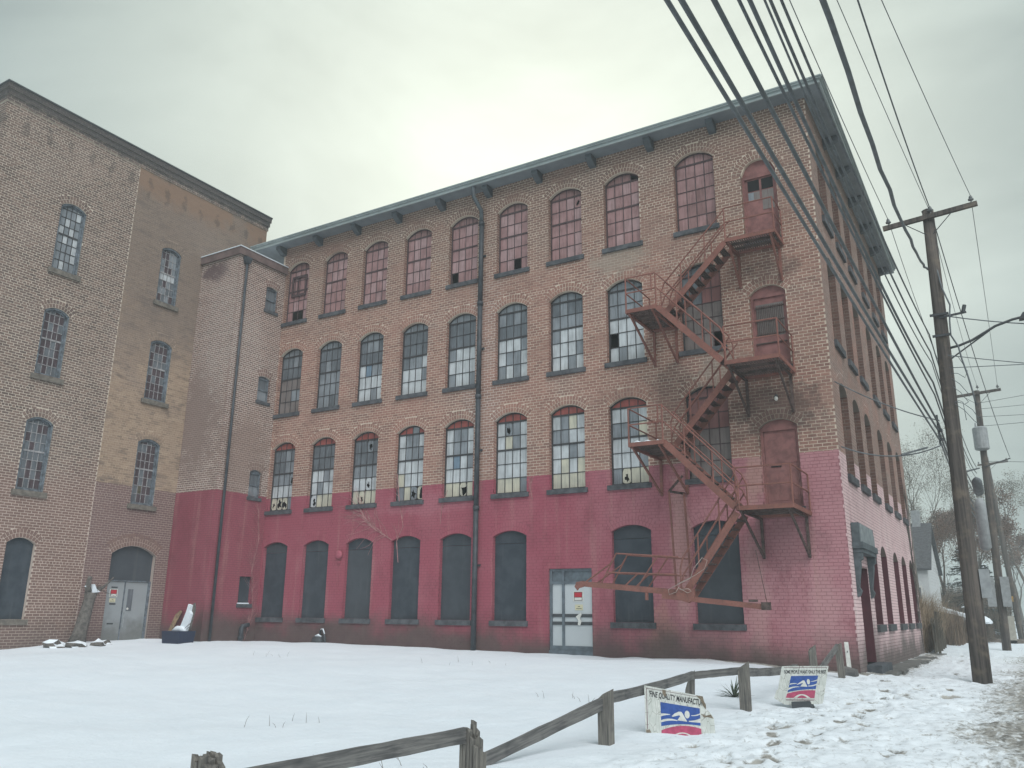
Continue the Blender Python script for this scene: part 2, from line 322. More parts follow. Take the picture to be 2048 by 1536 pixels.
# ------------------------------------------------------------------ mesh helpers
class MB:
    def __init__(s): s.v = []; s.f = []; s.mi = []
    def add(s, vs, fs, mi=0):
        o = len(s.v); s.v.extend([tuple(p) for p in vs])
        for f in fs: s.f.append(tuple(i + o for i in f)); s.mi.append(mi)
    def box8(s, p, mi=0): s.add(p, [(0, 3, 2, 1), (4, 5, 6, 7), (0, 1, 5, 4), (1, 2, 6, 5), (2, 3, 7, 6), (3, 0, 4, 7)], mi)
    def box(s, x0, x1, y0, y1, z0, z1, mi=0):
        s.box8([(x0, y0, z0), (x1, y0, z0), (x1, y1, z0), (x0, y1, z0), (x0, y0, z1), (x1, y0, z1), (x1, y1, z1), (x0, y1, z1)], mi)
    def bar(s, p, q, w, h, up=(0, 0, 1), mi=0):
        p, q = Vector(p), Vector(q); d = (q - p).normalized(); u = Vector(up)
        a = d.cross(u)
        if a.length < 1e-4: a = d.cross(Vector((1, 0, 0)))
        a.normalize(); b = a.cross(d).normalized(); a *= w / 2; b *= h / 2
        s.box8([p - a - b, p + a - b, p + a + b, p - a + b, q - a - b, q + a - b, q + a + b, q - a + b], mi)
    def tube(s, pts, r, n=6, mi=0, cap=True):
        pts = [Vector(p) for p in pts]; rs = r if hasattr(r, '__len__') else [r] * len(pts)
        rings = []; prev = None
        for i, p in enumerate(pts):
            d = (pts[min(i + 1, len(pts) - 1)] - pts[max(i - 1, 0)]).normalized()
            a = prev - d * prev.dot(d) if prev is not None else d.orthogonal()
            if a.length < 1e-5: a = d.orthogonal()
            a.normalize(); prev = a; b = d.cross(a)
            o = len(s.v)
            for k in range(n):
                t = 2 * PI * k / n; s.v.append(tuple(p + (a * math.cos(t) + b * math.sin(t)) * rs[i]))
            rings.append(o)
        for o, q in zip(rings, rings[1:]):
            for k in range(n): s.f.append((o + k, o + (k + 1) % n, q + (k + 1) % n, q + k)); s.mi.append(mi)
        if cap:
            s.f.append(tuple(rings[0] + k for k in reversed(range(n)))); s.mi.append(mi)
            s.f.append(tuple(rings[-1] + k for k in range(n))); s.mi.append(mi)
    def prism(s, pts, off, mi=0):
        """closed polygon pts (3D) extruded by vector off"""
        n = len(pts); off = Vector(off); a = [Vector(p) for p in pts]; b = [p + off for p in a]
        s.add(a + b, [tuple(range(n))[::-1], tuple(range(n, 2 * n))] + [(i, (i + 1) % n, n + (i + 1) % n, n + i) for i in range(n)], mi)
    def build(s, name, mats, parent=None, smooth=False, **props):
        me = bpy.data.meshes.new(name); me.from_pydata(s.v, [], s.f)
        for m in (mats if isinstance(mats, (list, tuple)) else [mats]): me.materials.append(m)
        if any(s.mi): me.polygons.foreach_set('material_index', s.mi)
        if smooth: me.polygons.foreach_set('use_smooth', [True] * len(me.polygons))
        me.update()
        return link(name, me, parent, **props)

def link(name, data, parent=None, **props):
    o = bpy.data.objects.new(name, data); COL.objects.link(o)
    if parent is not None: o.parent = parent
    for k, v in props.items(): o[k] = v
    return o
def thing(name, label, cat, group=None):
    o = bpy.data.objects.new(name, None); COL.objects.link(o); o['label'] = label; o['category'] = cat
    o.empty_display_size = 0.2
    if group: o['group'] = group
    return o
def tag(o, label, cat, group=None):
    o['label'] = label; o['category'] = cat
    if group: o['group'] = group
    return o

class F:
    """a wall frame: u along the wall, v up, d outward"""
    def __init__(s, O, U, N): s.O = Vector(O); s.U = Vector(U); s.N = Vector(N); s.Z = Vector((0, 0, 1))
    def p(s, u, v, d=0.0): return s.O + s.U * u + s.Z * v + s.N * d
    def box(s, mb, u0, u1, v0, v1, d0, d1, mi=0):
        mb.box8([s.p(u0, v0, d0), s.p(u1, v0, d0), s.p(u1, v0, d1), s.p(u0, v0, d1), s.p(u0, v1, d0), s.p(u1, v1, d0), s.p(u1, v1, d1), s.p(u0, v1, d1)], mi)
    def poly(s, mb, pts, d0, d1, mi=0): mb.prism([s.p(u, v, d0) for u, v in pts], s.N * (d1 - d0), mi)

class Op:
    """an opening: sides u0..u1, bottom z0, spring zs, crown zr"""
    def __init__(s, u0, u1, z0, zs, zr, depth=0.2, ring=True, **k):
        s.u0, s.u1, s.z0, s.zs, s.zr, s.depth, s.ring = u0, u1, z0, zs, zr, depth, ring
        s.c = (u0 + u1) / 2; s.a = (u1 - u0) / 2; s.k = k; r = zr - zs
        s.arch = r > 0.02
        if s.arch: s.R = (s.a ** 2 + r ** 2) / (2 * r); s.cz = zr - s.R; s.half = math.asin(min(1, s.a / s.R))
    def top(s, u):
        if not s.arch: return s.zr
        return s.cz + math.sqrt(max(0, s.R ** 2 - (u - s.c) ** 2))
    def curve(s, n=8, inset=0.0):
        return [(s.c + (s.a - inset) * (2 * i / n - 1), s.top(s.c + s.a * (2 * i / n - 1)) - inset) for i in range(n + 1)]
    def block(s, v):
        if v < s.z0 - 0.001: return None
        if v < s.zs: return (s.u0, s.u1)
        if not s.arch: return (s.u0, s.u1) if v < s.zr else None
        Ro = s.R + (0.285 if s.ring else 0.0)
        if v >= s.cz + Ro: return None
        w = math.sqrt(Ro ** 2 - (v - s.cz) ** 2)
        if s.ring: w = min(w, (v - s.cz) * math.tan(s.half) + 0.01)
        return (s.c - w, s.c + w)

def wall_mesh(mb, fr, u0, u1, bands, ops, mi=0, mr=0):
    """the wall behind the bricks with its openings and their reveals"""
    for zb, zt in zip(bands, bands[1:]):
        cur = u0
        for o in sorted([o for o in ops if zb <= (o.z0 + o.zr) / 2 < zt], key=lambda o: o.u0):
            mb.add([fr.p(cur, zb), fr.p(o.u0, zb), fr.p(o.u0, zt), fr.p(cur, zt)], [(0, 1, 2, 3)], mi)
            if o.z0 > zb + 0.01: mb.add([fr.p(o.u0, zb), fr.p(o.u1, zb), fr.p(o.u1, o.z0), fr.p(o.u0, o.z0)], [(0, 1, 2, 3)], mi)
            cv = o.curve(8) if o.arch else [(o.u0, o.zr), (o.u1, o.zr)]
            for (a, za), (b, zc) in zip(cv, cv[1:]):
                mb.add([fr.p(a, za), fr.p(b, zc), fr.p(b, zt), fr.p(a, zt)], [(0, 1, 2, 3)], mi)
                mb.add([fr.p(a, za), fr.p(b, zc), fr.p(b, zc, -o.depth - .1), fr.p(a, za, -o.depth - .1)], [(0, 1, 2, 3)], mr)
            for u in (o.u0, o.u1):
                mb.add([fr.p(u, o.z0), fr.p(u, cv[0][1]), fr.p(u, cv[0][1], -o.depth - .1), fr.p(u, o.z0, -o.depth - .1)], [(0, 1, 2, 3)], mr)
            mb.add([fr.p(o.u0, o.z0), fr.p(o.u1, o.z0), fr.p(o.u1, o.z0, -o.depth - .1), fr.p(o.u0, o.z0, -o.depth - .1)], [(0, 1, 2, 3)], mi)
            cur = o.u1
        mb.add([fr.p(cur, zb), fr.p(u1, zb), fr.p(u1, zt), fr.p(cur, zt)], [(0, 1, 2, 3)], mi)

class Bricks:
    """gathers bricks of a building, splits off the 300 that show largest, joins the rest"""
    def __init__(s): s.q = []
    def add(s, fr, a, b, c, d, m, proud): s.q.append((fr, ((a, c), (b, c), (b, d), (a, d)), m, proud, True))
    def quad(s, fr, pts, m, proud): s.q.append((fr, pts, m, proud, False))
    def courses(s, fr, u0, u1, z0, z1, ops, m, ch=0.09, bl=0.235, j=0.017, split=None, seed=0, hdp=0.45):
        rg = random.Random(seed)
        for c in range(int(round((z1 - z0) / ch))):
            za = z0 + c * ch + j / 2; zb = min(za + ch - j, z1); vm = (za + zb) / 2
            hd = c % 8 == 3 and rg.random() < hdp; L = bl / 2 if hd else bl
            blk = sorted(x for x in (o.block(vm) for o in ops) if x)
            u = u0 - ((c % 2) * bl / 2 if not hd else bl / 4)
            while u < u1:
                a, b = max(u + j / 2, u0), min(u + L - j / 2, u1); u += L
                segs = [(a, b)]
                for x0, x1 in blk:
                    ns = []
                    for p, q in segs:
                        if x1 <= p or x0 >= q: ns.append((p, q))
                        else:
                            if x0 - p > 0.03: ns.append((p, x0))
                            if q - x1 > 0.03: ns.append((x1, q))
                    segs = ns
                for p, q in segs:
                    if q - p > 0.03:
                        mm = m if split is None else (m[0] if (p + q) / 2 < split else m[1])
                        s.add(fr, p, q, za + rg.uniform(-.002, .002), zb + rg.uniform(-.002, .002), mm, 0.002 + rg.uniform(0, .004))
    def rings(s, fr, o, m, seed=0, rows=2):
        if not (o.arch and o.ring): return
        rg = random.Random(seed)
        for k in range(rows):
            r0 = o.R + 0.008 + k * 0.14; r1 = r0 + 0.126
            n = max(5, int(2 * o.half * r0 / 0.095)); st = 2 * o.half / n
            for i in range(n):
                t0 = -o.half + i * st + 0.008 / r0; t1 = -o.half + (i + 1) * st - 0.008 / r0
                P = lambda t, r: (o.c + r * math.sin(t), o.cz + r * math.cos(t))
                s.quad(fr, (P(t0, r0), P(t1, r0), P(t1, r1), P(t0, r1)), m, 0.003 + rg.uniform(0, .004))
    def jamb(s, fr, o, side, m, seed=0):
        u = o.u0 if side < 0 else o.u1
        f2 = F(fr.p(u, 0, 0), -fr.N, fr.U * (-side))
        rg = random.Random(seed); z = math.floor(o.z0 * 10) / 10; c = 0
        while z < o.zs - .03:
            cut = 0.13 if c % 2 else 0.22
            for a, b in ((0.0, cut), (cut + .014, o.depth + .02)):
                if b - a > .03: s.quad(f2, ((a, z + .008), (b, z + .008), (b, z + .092), (a, z + .092)), m, .004 + rg.uniform(0, .004))
            z += .1; c += 1
    def build(s, parent, mats, omats, n_single=300):
        fr0 = s.q
        sc = []
        for i, (fr, p, m, pr, reg) in enumerate(fr0):
            if not reg: sc.append(0.0); continue
            c = fr.p((p[0][0] + p[2][0]) / 2, (p[0][1] + p[2][1]) / 2); d = CAM - c
            sc.append((p[1][0] - p[0][0]) * max(0, fr.N.dot(d)) / d.length ** 3)
        order = np.argsort(-np.array(sc))[:n_single]; single = set(int(i) for i in order)
        um = {}
        for i in sorted(single):
            fr, p, m, pr, reg = fr0[i]
            if m not in um:
                b = MB(); b.box(0, 1, 0, 1, 0, 1); me = bpy.data.meshes.new('brick'); me.from_pydata(b.v, [], b.f); me.materials.append(omats[m]); um[m] = me
            o = bpy.data.objects.new('brick', um[m]); COL.objects.link(o); o.parent = parent
            a = fr.p(p[0][0], p[0][1], -0.02)
            o.matrix_local = Matrix.Translation(a) @ Matrix((fr.U * (p[1][0] - p[0][0]), fr.N * (pr + 0.02), fr.Z * (p[2][1] - p[1][1]))).transposed().to_4x4()
        rest = [q for i, q in enumerate(fr0) if i not in single]
        n = len(rest); V = np.zeros((n, 8, 3), np.float32); mi = np.zeros(n, np.int32)
        for i, (fr, p, m, pr, reg) in enumerate(rest):
            for k, (u, v) in enumerate(p):
                V[i, k] = fr.p(u, v, -0.02); V[i, k + 4] = fr.p(u, v, pr)
            mi[i] = m
        fq = np.array([(4, 5, 6, 7), (0, 1, 5, 4), (1, 2, 6, 5), (2, 3, 7, 6), (3, 0, 4, 7)], np.int32)
        FI = (np.arange(n, dtype=np.int32)[:, None, None] * 8 + fq[None]).reshape(-1)
        me = bpy.data.meshes.new('brickwork'); me.vertices.add(n * 8); me.vertices.foreach_set('co', V.reshape(-1))
        nf = n * 5; me.loops.add(nf * 4); me.loops.foreach_set('vertex_index', FI)
        me.polygons.add(nf); me.polygons.foreach_set('loop_start', np.arange(nf, dtype=np.int32) * 4)
        for mm in mats: me.materials.append(mm)
        me.polygons.foreach_set('material_index', np.repeat(mi, 5))
        at = me.attributes.new('bv', 'FLOAT', 'FACE'); at.data.foreach_set('value', np.repeat(RNG.random(n).astype(np.float32), 5))
        me.polygons.foreach_set('use_smooth', np.zeros(nf, bool)); me.update(calc_edges=True); me.validate()
        return link('brickwork', me, parent, kind='stuff')

# ------------------------------------------------------------------ ground
def cl(a, lo=0.0, hi=1.0): return np.clip(a, lo, hi)
def hgt(x, y):
    t = cl((2.5 - x) / 5)
    a = .05 + .38 * t * cl((y + 12) / 9) + .15 * cl((-x - 8) / 15)
    b = .05 + .38 * t * np.maximum(.65, 1 - y / 8)
    return np.where(np.asarray(y) <= 0, a, b)
def H(x, y): return float(hgt(x, y))
def axis(parts):
    out = []
    for a, b, st in parts: out += list(np.arange(a, b - 1e-6, st))
    return np.array(out + [parts[-1][1]])
xs = axis([(-120, -30, 10), (-30, -8, .3), (-8, -2.2, .1), (-2.2, 5.2, .045), (5.2, 12, .4), (12, 120, 12)])
ys = axis([(-60, -24, 3), (-24, -15, .09), (-15, -3, .055), (-3, 4, .09), (4, 40, .35), (40, 400, 18)])
X, Y = np.meshgrid(xs, ys)
Z = hgt(X, Y)
def vnoise(x, y, sc, seed):
    """smooth value noise on a lattice"""
    rg = np.random.default_rng(seed); T = rg.random((257, 257)); fx, fy = x * sc + 31.7, y * sc + 77.3
    ix, iy = np.floor(fx).astype(int), np.floor(fy).astype(int); tx, ty = fx - ix, fy - iy
    tx = tx * tx * (3 - 2 * tx); ty = ty * ty * (3 - 2 * ty)
    g = lambda a, b: T[a % 257, b % 257]
    return (g(ix, iy) * (1 - tx) + g(ix + 1, iy) * tx) * (1 - ty) + (g(ix, iy + 1) * (1 - tx) + g(ix + 1, iy + 1) * tx) * ty
walk = cl((X + 0.9) / 1.0) * cl((26 - np.abs(Y)) / 8)                # the trodden strip beside the lot and along the wall
verge = cl((X - 2.5 - .02 * cl(Y, 0, 30)) / 2.0 + 0.5 * (vnoise(X, Y, .8, 5) - .5))
Z = Z + .09 * (vnoise(X, Y, .4, 1) - .5) + .035 * (vnoise(X + .5 * Y, Y, 1.5, 2) - .5) + .012 * (vnoise(X, Y, 5.0, 15) - .5) + .05 * (vnoise(X, Y, .9, 16) - .5) * cl((Y + 6) / 4)
Z = Z + walk * (.055 * (vnoise(X, Y, 3.3, 3) - .5) + .05 * (vnoise(X, Y, 8.5, 4) - .5)) + verge * .05 * (vnoise(X, Y, 11, 6) - .5)
dirt = verge * .9 + .20 * walk
# footprints
rg = random.Random(11); feet = []
for i in range(46):
    t = i / 46; y = -17.5 + t * 16; xc = 1.0 - .25 * math.sin(t * 5) + (0.16 if i % 2 else -0.16)
    feet.append((xc + rg.uniform(-.12, .12), y + rg.uniform(-.12, .12), rg.uniform(-.3, .3)))
for i in range(44): feet.append((rg.uniform(-.1, 2.3), rg.uniform(-16, -1.5), rg.uniform(-1.2, 1.2)))
for i in range(26): feet.append((rg.uniform(.9, 2.2), rg.uniform(0, 18), rg.uniform(-.5, .5)))
for fx, fy, fa in feet:
    c, s = math.cos(fa), math.sin(fa); dx, dy = X - fx, Y - fy
    a, b = (dx * c + dy * s) / .085, (-dx * s + dy * c) / .17
    r2 = a * a + b * b
    dep = rg.uniform(.03, .075)
    Z = Z - dep * np.exp(-(r2 ** 2.5) * .9)
    dirt = dirt + rg.uniform(.25, 1.1) * np.exp(-((a * 1.1) ** 2 + ((b - .15) * 1.15) ** 2) ** 2)  # slush tone that also paints the shade inside each dent
# drift piled against the left wall, and ground falling to the sidewalk edge
Z = Z + .13 * np.exp(-((X + 22.6) / .9) ** 2 - ((Y + 5.8) / 1.7) ** 2) + .05 * np.exp(-((Y + .5) / .5) ** 2) * (X < -5) * (X > -20) * (vnoise(X, Y, 1.5, 9) - .3)
inside_b = (X < -0.1) & (X > -20.8) & (Y > 0.15) & (Y < 15)
Z = np.where(inside_b, -0.3, Z)
bare = np.exp(-((Y + .15) / .35) ** 2) * cl((X + 5) / 2) * (X < .2) * (.5 + vnoise(X, Y, 2.5, 12))
dirt = dirt + 1.1 * bare + .9 * np.exp(-((X - .35) / .4) ** 2) * (Y > .5) * (Y < 15) * .6
me = bpy.data.meshes.new('snow_lot')
nx, ny = len(xs), len(ys)
co = np.stack([X, Y, Z], -1).reshape(-1, 3).astype(np.float32)
me.vertices.add(nx * ny); me.vertices.foreach_set('co', co.reshape(-1))
ii = (np.arange(ny - 1)[:, None] * nx + np.arange(nx - 1)[None]).reshape(-1).astype(np.int32)
fi = np.stack([ii, ii + 1, ii + nx + 1, ii + nx], -1).reshape(-1)
me.loops.add(len(fi)); me.loops.foreach_set('vertex_index', fi); me.polygons.add(len(ii)); me.polygons.foreach_set('loop_start', np.arange(len(ii), dtype=np.int32) * 4)
me.polygons.foreach_set('use_smooth', np.ones(len(ii), bool))
at = me.attributes.new('dirt', 'FLOAT', 'POINT'); at.data.foreach_set('value', np.clip(dirt, 0, 1.2).reshape(-1).astype(np.float32))
me.materials.append(M['snow']); me.update(calc_edges=True)
link('snow_ground', me, kind='structure')
def HS(x, y):
    """height of the snow surface actually built"""
    i = int(np.clip(np.searchsorted(xs, x), 1, nx - 1)); j = int(np.clip(np.searchsorted(ys, y), 1, ny - 1))
    return float(Z[j, i])
mb = MB()
for i in range(14):
    y0 = 1.4 + i * 1.05; mb.box(0.0, 0.62 + .06 * math.sin(i * 2.1), y0, y0 + 1.03, -.1, H(.3, y0) + .035)
mb.build('sidewalk_strip', M['concrete'], kind='structure')
mb = MB(); mb.box(-3, 9, 40, 44, -.2, .235); mb.build('side_path', M['path'], kind='structure')

# ------------------------------------------------------------------ the factory
FX0 = -20.85
FR = F((0, 0.004, 0), (1, 0, 0), (0, -1, 0))            # front: u = x
SD = F((-0.004, 0, 0), (0, 1, 0), (1, 0, 0))            # side: u = y
fac = thing('brick_factory', 'long four storey brick factory with crimson painted ground floor and rusty fire escape', 'factory')
SILL = {1: 1.36, 2: 5.25, 3: 9.025, 4: 12.84}
SPR = {1: 3.90, 2: 7.65, 3: 11.44, 4: 15.15}
CRW = {1: 4.07, 2: 7.89, 3: 11.69, 4: 15.42}
cx0 = {c: -20.75 + (c - 2) * 2.042 for c in range(2, 10)}
fops = {}
for c in range(2, 10):
    for r in (1, 2, 3, 4):
        if r == 1 and c == 8: continue
        fops[(r, c)] = Op(cx0[c], cx0[c] + 1.22, SILL[r], SPR[r], CRW[r], 0.17)
for r in (2, 3, 4): fops[(r, 10)] = Op(-4.06, -2.80, SILL[r], SPR[r], CRW[r] + .02, 0.17)
fops[(1, 10)] = Op(-4.03, -2.74, 1.35, 3.90, 4.08, 0.17)
DOORS = {4: Op(-2.0, -0.99, 12.02, 14.17, 14.62, 0.2), 3: Op(-2.0, -1.0, 8.2, 10.38, 10.62, 0.2), 2: Op(-2.0, -0.99, 4.33, 6.52, 6.72, 0.2)}
GD = Op(-8.55, -7.12, 0.40, 2.873, 2.873, 0.14)
allf = list(fops.values()) + list(DOORS.values()) + [GD]
YE = 15.0
sops = {}
for r in (2, 3, 4):
    for y0 in (1.02, 3.12, 5.24, 7.95, 10.35, 12.72): sops[(r, y0)] = Op(y0, y0 + 1.27, SILL[r], SPR[r], CRW[r], 0.26)
for y0 in (3.42, 5.62, 8.46, 10.68, 13.0): sops[(1, y0)] = Op(y0, y0 + 1.28, 1.36, 3.42, 3.70, 0.3)
SDOOR = Op(1.15, 2.66, 0.40, 2.84, 2.84, 0.35)
alls = list(sops.values()) + [SDOOR]
WT = 16.18
mb = MB()
BANDS = [0.0, 4.2, 8.05, 11.85, WT]
wall_mesh(mb, FR, FX0 - .2, 0.0, BANDS, allf, 0, 0)
wall_mesh(mb, SD, 0.0, YE, BANDS, alls, 1, 2)
mb.add([(FX0, YE, 0), (0, YE, 0), (0, YE, WT), (FX0, YE, WT)], [(0, 1, 2, 3)], 1)
mb.add([(FX0, 0, 0), (FX0, YE, 0), (FX0, YE, WT), (FX0, 0, WT)], [(0, 1, 2, 3)], 0)
mb.build('wall', [M['mf'], M['ms'], brick_mat('mortar_jamb', B_FACT, mortar=(0.26, 0.22, 0.19))], fac)  # third material: darker mortar inside the side openings
br = Bricks()
br.courses(FR, FX0 - .1, 0.0, 0.0, WT, allf, 0, seed=1)
br.courses(SD, 0.0, YE, 0.0, WT, alls, 1, seed=2)
for i, o in enumerate(allf): br.rings(FR, o, 0, i); br.jamb(FR, o, -1, 0, i)
for i, o in enumerate(alls):
    br.rings(SD, o, 1, 50 + i)
    if o.z0 > 2: br.jamb(SD, o, 1, 2, i)
br.build(fac, [M['bf_attr'], M['bs_attr'], M['bj_attr']], [M['bf_obj'], M['bs_obj'], M['bj_obj']])
# roof and eaves
EX, EY, EZ = 0.50, -0.52, 16.18
M['bracket'] = simple('bracket_slate', (0.085, 0.10, 0.112), 0.7)
mb = MB(); mb.box(FX0 - 1.6, EX, EY, YE + .25, EZ, EZ + .06); mb.build('soffit', M['eave'], fac)
mb = MB()
mb.box(FX0 - 1.6, EX + .04, EY - .04, EY, EZ, EZ + .17); mb.box(EX, EX + .04, EY, YE + .25, EZ, EZ + .17)
mb.box(FX0 - 1.6, EX + .09, EY - .09, EY - .04, EZ + .11, EZ + .2); mb.box(EX + .04, EX + .09, EY - .04, YE + .25, EZ + .11, EZ + .2)
mb.build('fascia', M['fascia'], fac)
mb = MB(); mb.box(FX0 - 1.6, EX + .02, EY, YE + .2, EZ + .06, EZ + .18); mb.build('roof', M['roof'], fac)
for i in range(10):
    x = -21.02 + i * 2.03; mb = MB()
    mb.prism([(x - .11, -0.004, EZ - .004), (x - .11, -.40, EZ - .004), (x - .11, -.40, EZ - .14), (x - .11, -.16, EZ - .30), (x - .11, -0.004, EZ - .33)], (.22, 0, 0))
    mb.build('eave_bracket', M['bracket'], fac)
for y in (2.6, 4.75, 7.1, 9.6, 12.0, 14.4):
    mb = MB(); mb.prism([(.004, y - .1, EZ - .004), (.44, y - .1, EZ - .004), (.44, y - .1, EZ - .14), (.16, y - .1, EZ - .3), (.004, y - .1, EZ - .33)], (0, .2, 0))
    mb.build('eave_bracket', M['bracket'], fac)
mb = MB(); mb.tube([(FX0 - 1.6, EY - .1, EZ + .18), (EX + .1, EY - .1, EZ + .18)], .03, 6); mb.tube([(EX + .11, EY - .08, EZ + .18), (EX + .11, YE + .2, EZ + .18)], .03, 6); mb.build('gutter', M['fascia'], fac)

def jag(cu, cv, a, b, rg, n=11):
    return [(cu + a * q * math.cos(2 * PI * i / n), cv + b * q * math.sin(2 * PI * i / n)) for i in range(n) for q in (rg.choice([.45, .7, 1.0, 1.15, 1.2]),)]
PANES = []      # far panes wait here: (frame, polygon, material key)
def pane(fr, poly, key, d, single, parent):
    if single:
        mb = MB(); fr.poly(mb, poly, d - .006, d); mb.build('pane', M[key], parent)
    else: PANES.append((fr, poly, key, d))
def broken(fr, u0, u1, v0, v1, d, key, rg, big, parent, single):
    cu, cv = (u0 + u1) / 2 + rg.uniform(-.03, .03), v0 + (v1 - v0) * (.45 if big else .4)
    a, b = (u1 - u0) * (.40 if big else .26), (v1 - v0) * (.40 if big else .27)
    inn = jag(cu, cv, a, b, rg, 12); out = []
    for u, v in inn:
        dx, dy = u - cu, v - cv; t = min((u1 - cu if dx > 0 else cu - u0) / max(abs(dx), 1e-6), (v1 - cv if dy > 0 else cv - v0) / max(abs(dy), 1e-6))
        out.append((cu + dx * t, cv + dy * t))
    mb = MB(); n = 12
    for i in range(n):
        k = (i + 1) % n; fr.poly(mb, [out[i], out[k], inn[k], inn[i]], d - .006, d)
    mb.build('broken_pane', M[key], parent)

def window(fr, o, parent, rowkeys, single, special={}, ncol=4, rows=5, d=-0.15, frame='steel', bar='steel', archrow=True, meet=3, seed=0, sill='sill', sillw=.07, sash=False):
    rg = random.Random(seed); fw = 0.045
    w = MB()
    fr.box(w, o.u0, o.u0 + fw, o.z0, o.zs, d - .05, d + .03); fr.box(w, o.u1 - fw, o.u1, o.z0, o.zs, d - .05, d + .03)
    fr.box(w, o.u0 + fw, o.u1 - fw, o.z0, o.z0 + fw, d - .05, d + .03)
    cv = o.curve(8)
    for (a, za), (b, zb) in zip(cv, cv[1:]): fr.poly(w, [(a, za - fw), (b, zb - fw), (b, zb), (a, za)], d - .05, d + .03)
    win = w.build('window', M[frame], parent)
    zl = o.z0 + fw; zt = o.zs - .06 if archrow else o.zs
    hs = [zl + (zt - zl) * i / rows for i in range(rows + 1)]      # bar heights, bottom to top
    us = [o.u0 + fw + (o.u1 - o.u0 - 2 * fw) * i / ncol for i in range(ncol + 1)]
    g = MB()
    for i, z in enumerate(hs[1:], 1):
        t = 0.028 if i == meet or (archrow and i == rows) else 0.011
        fr.box(g, us[0], us[-1], z - t, z + t, d - .015, d + .02 if t > .02 else d + .012)
    for u in us[1:-1]: fr.box(g, u - .011, u + .011, zl, o.top(u) - fw * .8, d - .014, d + .011)
    g.build('muntin_grid', M[bar], win)
    if sill:
        s = MB(); fr.box(s, o.u0 - .08, o.u1 + .08, o.z0 - .15, o.z0 - .005, -.1, sillw); s.build('sill', M[sill], parent)
    for r in range(rows + 1):
        ri = rows - r                                                    # row from the top: 0 is the arch row
        for c in range(ncol):
            sp = special.get((ri, c)); key = rowkeys(ri, c, rg) if sp is None or sp in ('hole', 'big') else sp
            if key is None or key == 'none': continue
            a, b = us[c] + .004, us[c + 1] - .004
            if r < rows:
                if sp in ('hole', 'big'): broken(fr, a, b, hs[r] + .006, hs[r + 1] - .006, d - .002, key, rg, sp == 'big', win, single); continue
                pl = [(a, hs[r] + .006), (b, hs[r] + .006), (b, hs[r + 1] - .006), (a, hs[r + 1] - .006)]
            else:
                v0 = hs[-1] + .012
                pl = [(a, v0), (b, v0)] + [(u, o.top(u) - fw * .7) for u in (b, (a + b) / 2, a)]
            if key == 'open': continue
            dd = d - .002 - rg.uniform(0, .004)
            pane(fr, pl, key, dd, single, win)
    return win

def odd(g, main, other, p=.16): return g.choice(other) if g.random() < p else main
def keys4(r, c, g): return 'p_rose_dk' if r == 0 else g.choice(['p_rose', 'p_rose', 'p_rose2'])
def keys3(col):
    def f(r, c, g):
        if r == 0: return 'p_mid'
        if r < 3: return odd(g, 'p_dk' if col < 8 else 'p_mid', ['p_mid', 'p_dk'], .25)
        if col < 4: return odd(g, 'p_mid' if col == 3 else 'p_taupe', ['p_dk', 'p_mid'])
        return odd(g, 'p_pale', ['p_mid', 'p_mid', 'p_mid'], .2 if r > 3 or col > 4 else .5)
    return f
def keys2(col):
    def f(r, c, g):
        if r == 0: return 'p_red'
        if col < 5:
            if r < 3: return odd(g, 'p_dk', ['p_mid'])
            return odd(g, 'p_mid' if r == 3 else 'p_pale' if r == 4 else 'p_cream', ['p_pale', 'p_mid'])
        if r < 3: return odd(g, 'p_mid' if c in (1, 2) else 'p_pale', ['p_pale', 'p_mid', 'p_cream'], .3)
        return odd(g, 'p_pale' if r < 5 else 'p_cream', ['p_cream', 'p_mid'], .2)
    return f
def keys10(row):
    def f(r, c, g):
        if row == 4: return g.choice(['p_rose', 'p_rose_dk', 'p_rose'])
        if row == 3: return ('p_maroon' if c > 1 and 0 < r < 3 else 'p_dk') if r < 3 else 'p_taupe'
        return 'p_maroon' if r < 3 else 'p_taupe'
    return f
SP = {(4, 2): {(5, 1): 'none', (5, 2): 'none'}, (4, 6): {(5, 0): 'none'}, (4, 7): {(5, 2): 'none'}, (4, 8): {(1, 3): 'hole'}, (4, 9): {(0, 3): 'none'},
      (3, 4): {(3, 1): 'p_blue'}, (3, 9): {(4, 0): 'none', (5, 0): 'p_pale'}, (3, 7): {(5, 2): 'p_mid'}, (3, 10): {(5, 3): 'none'}, (3, 5): {(3, 0): 'p_dk'},
      (2, 2): {(5, 1): 'big', (5, 2): 'big', (5, 0): 'hole', (3, 3): 'hole'}, (2, 3): {(5, 0): 'hole'}, (2, 4): {(4, 2): 'hole', (5, 1): 'hole', (1, 2): 'hole'},
      (2, 5): {(5, 2): 'big', (5, 3): 'big', (5, 1): 'p_cream', (0, 2): 'p_mid', (5, 0): 'p_mid'}, (2, 6): {(5, 2): 'big', (3, 1): 'p_blue'}, (2, 9): {(5, 1): 'hole', (1, 3): 'p_pale'}, (2, 7): {(1, 1): 'hole'}}
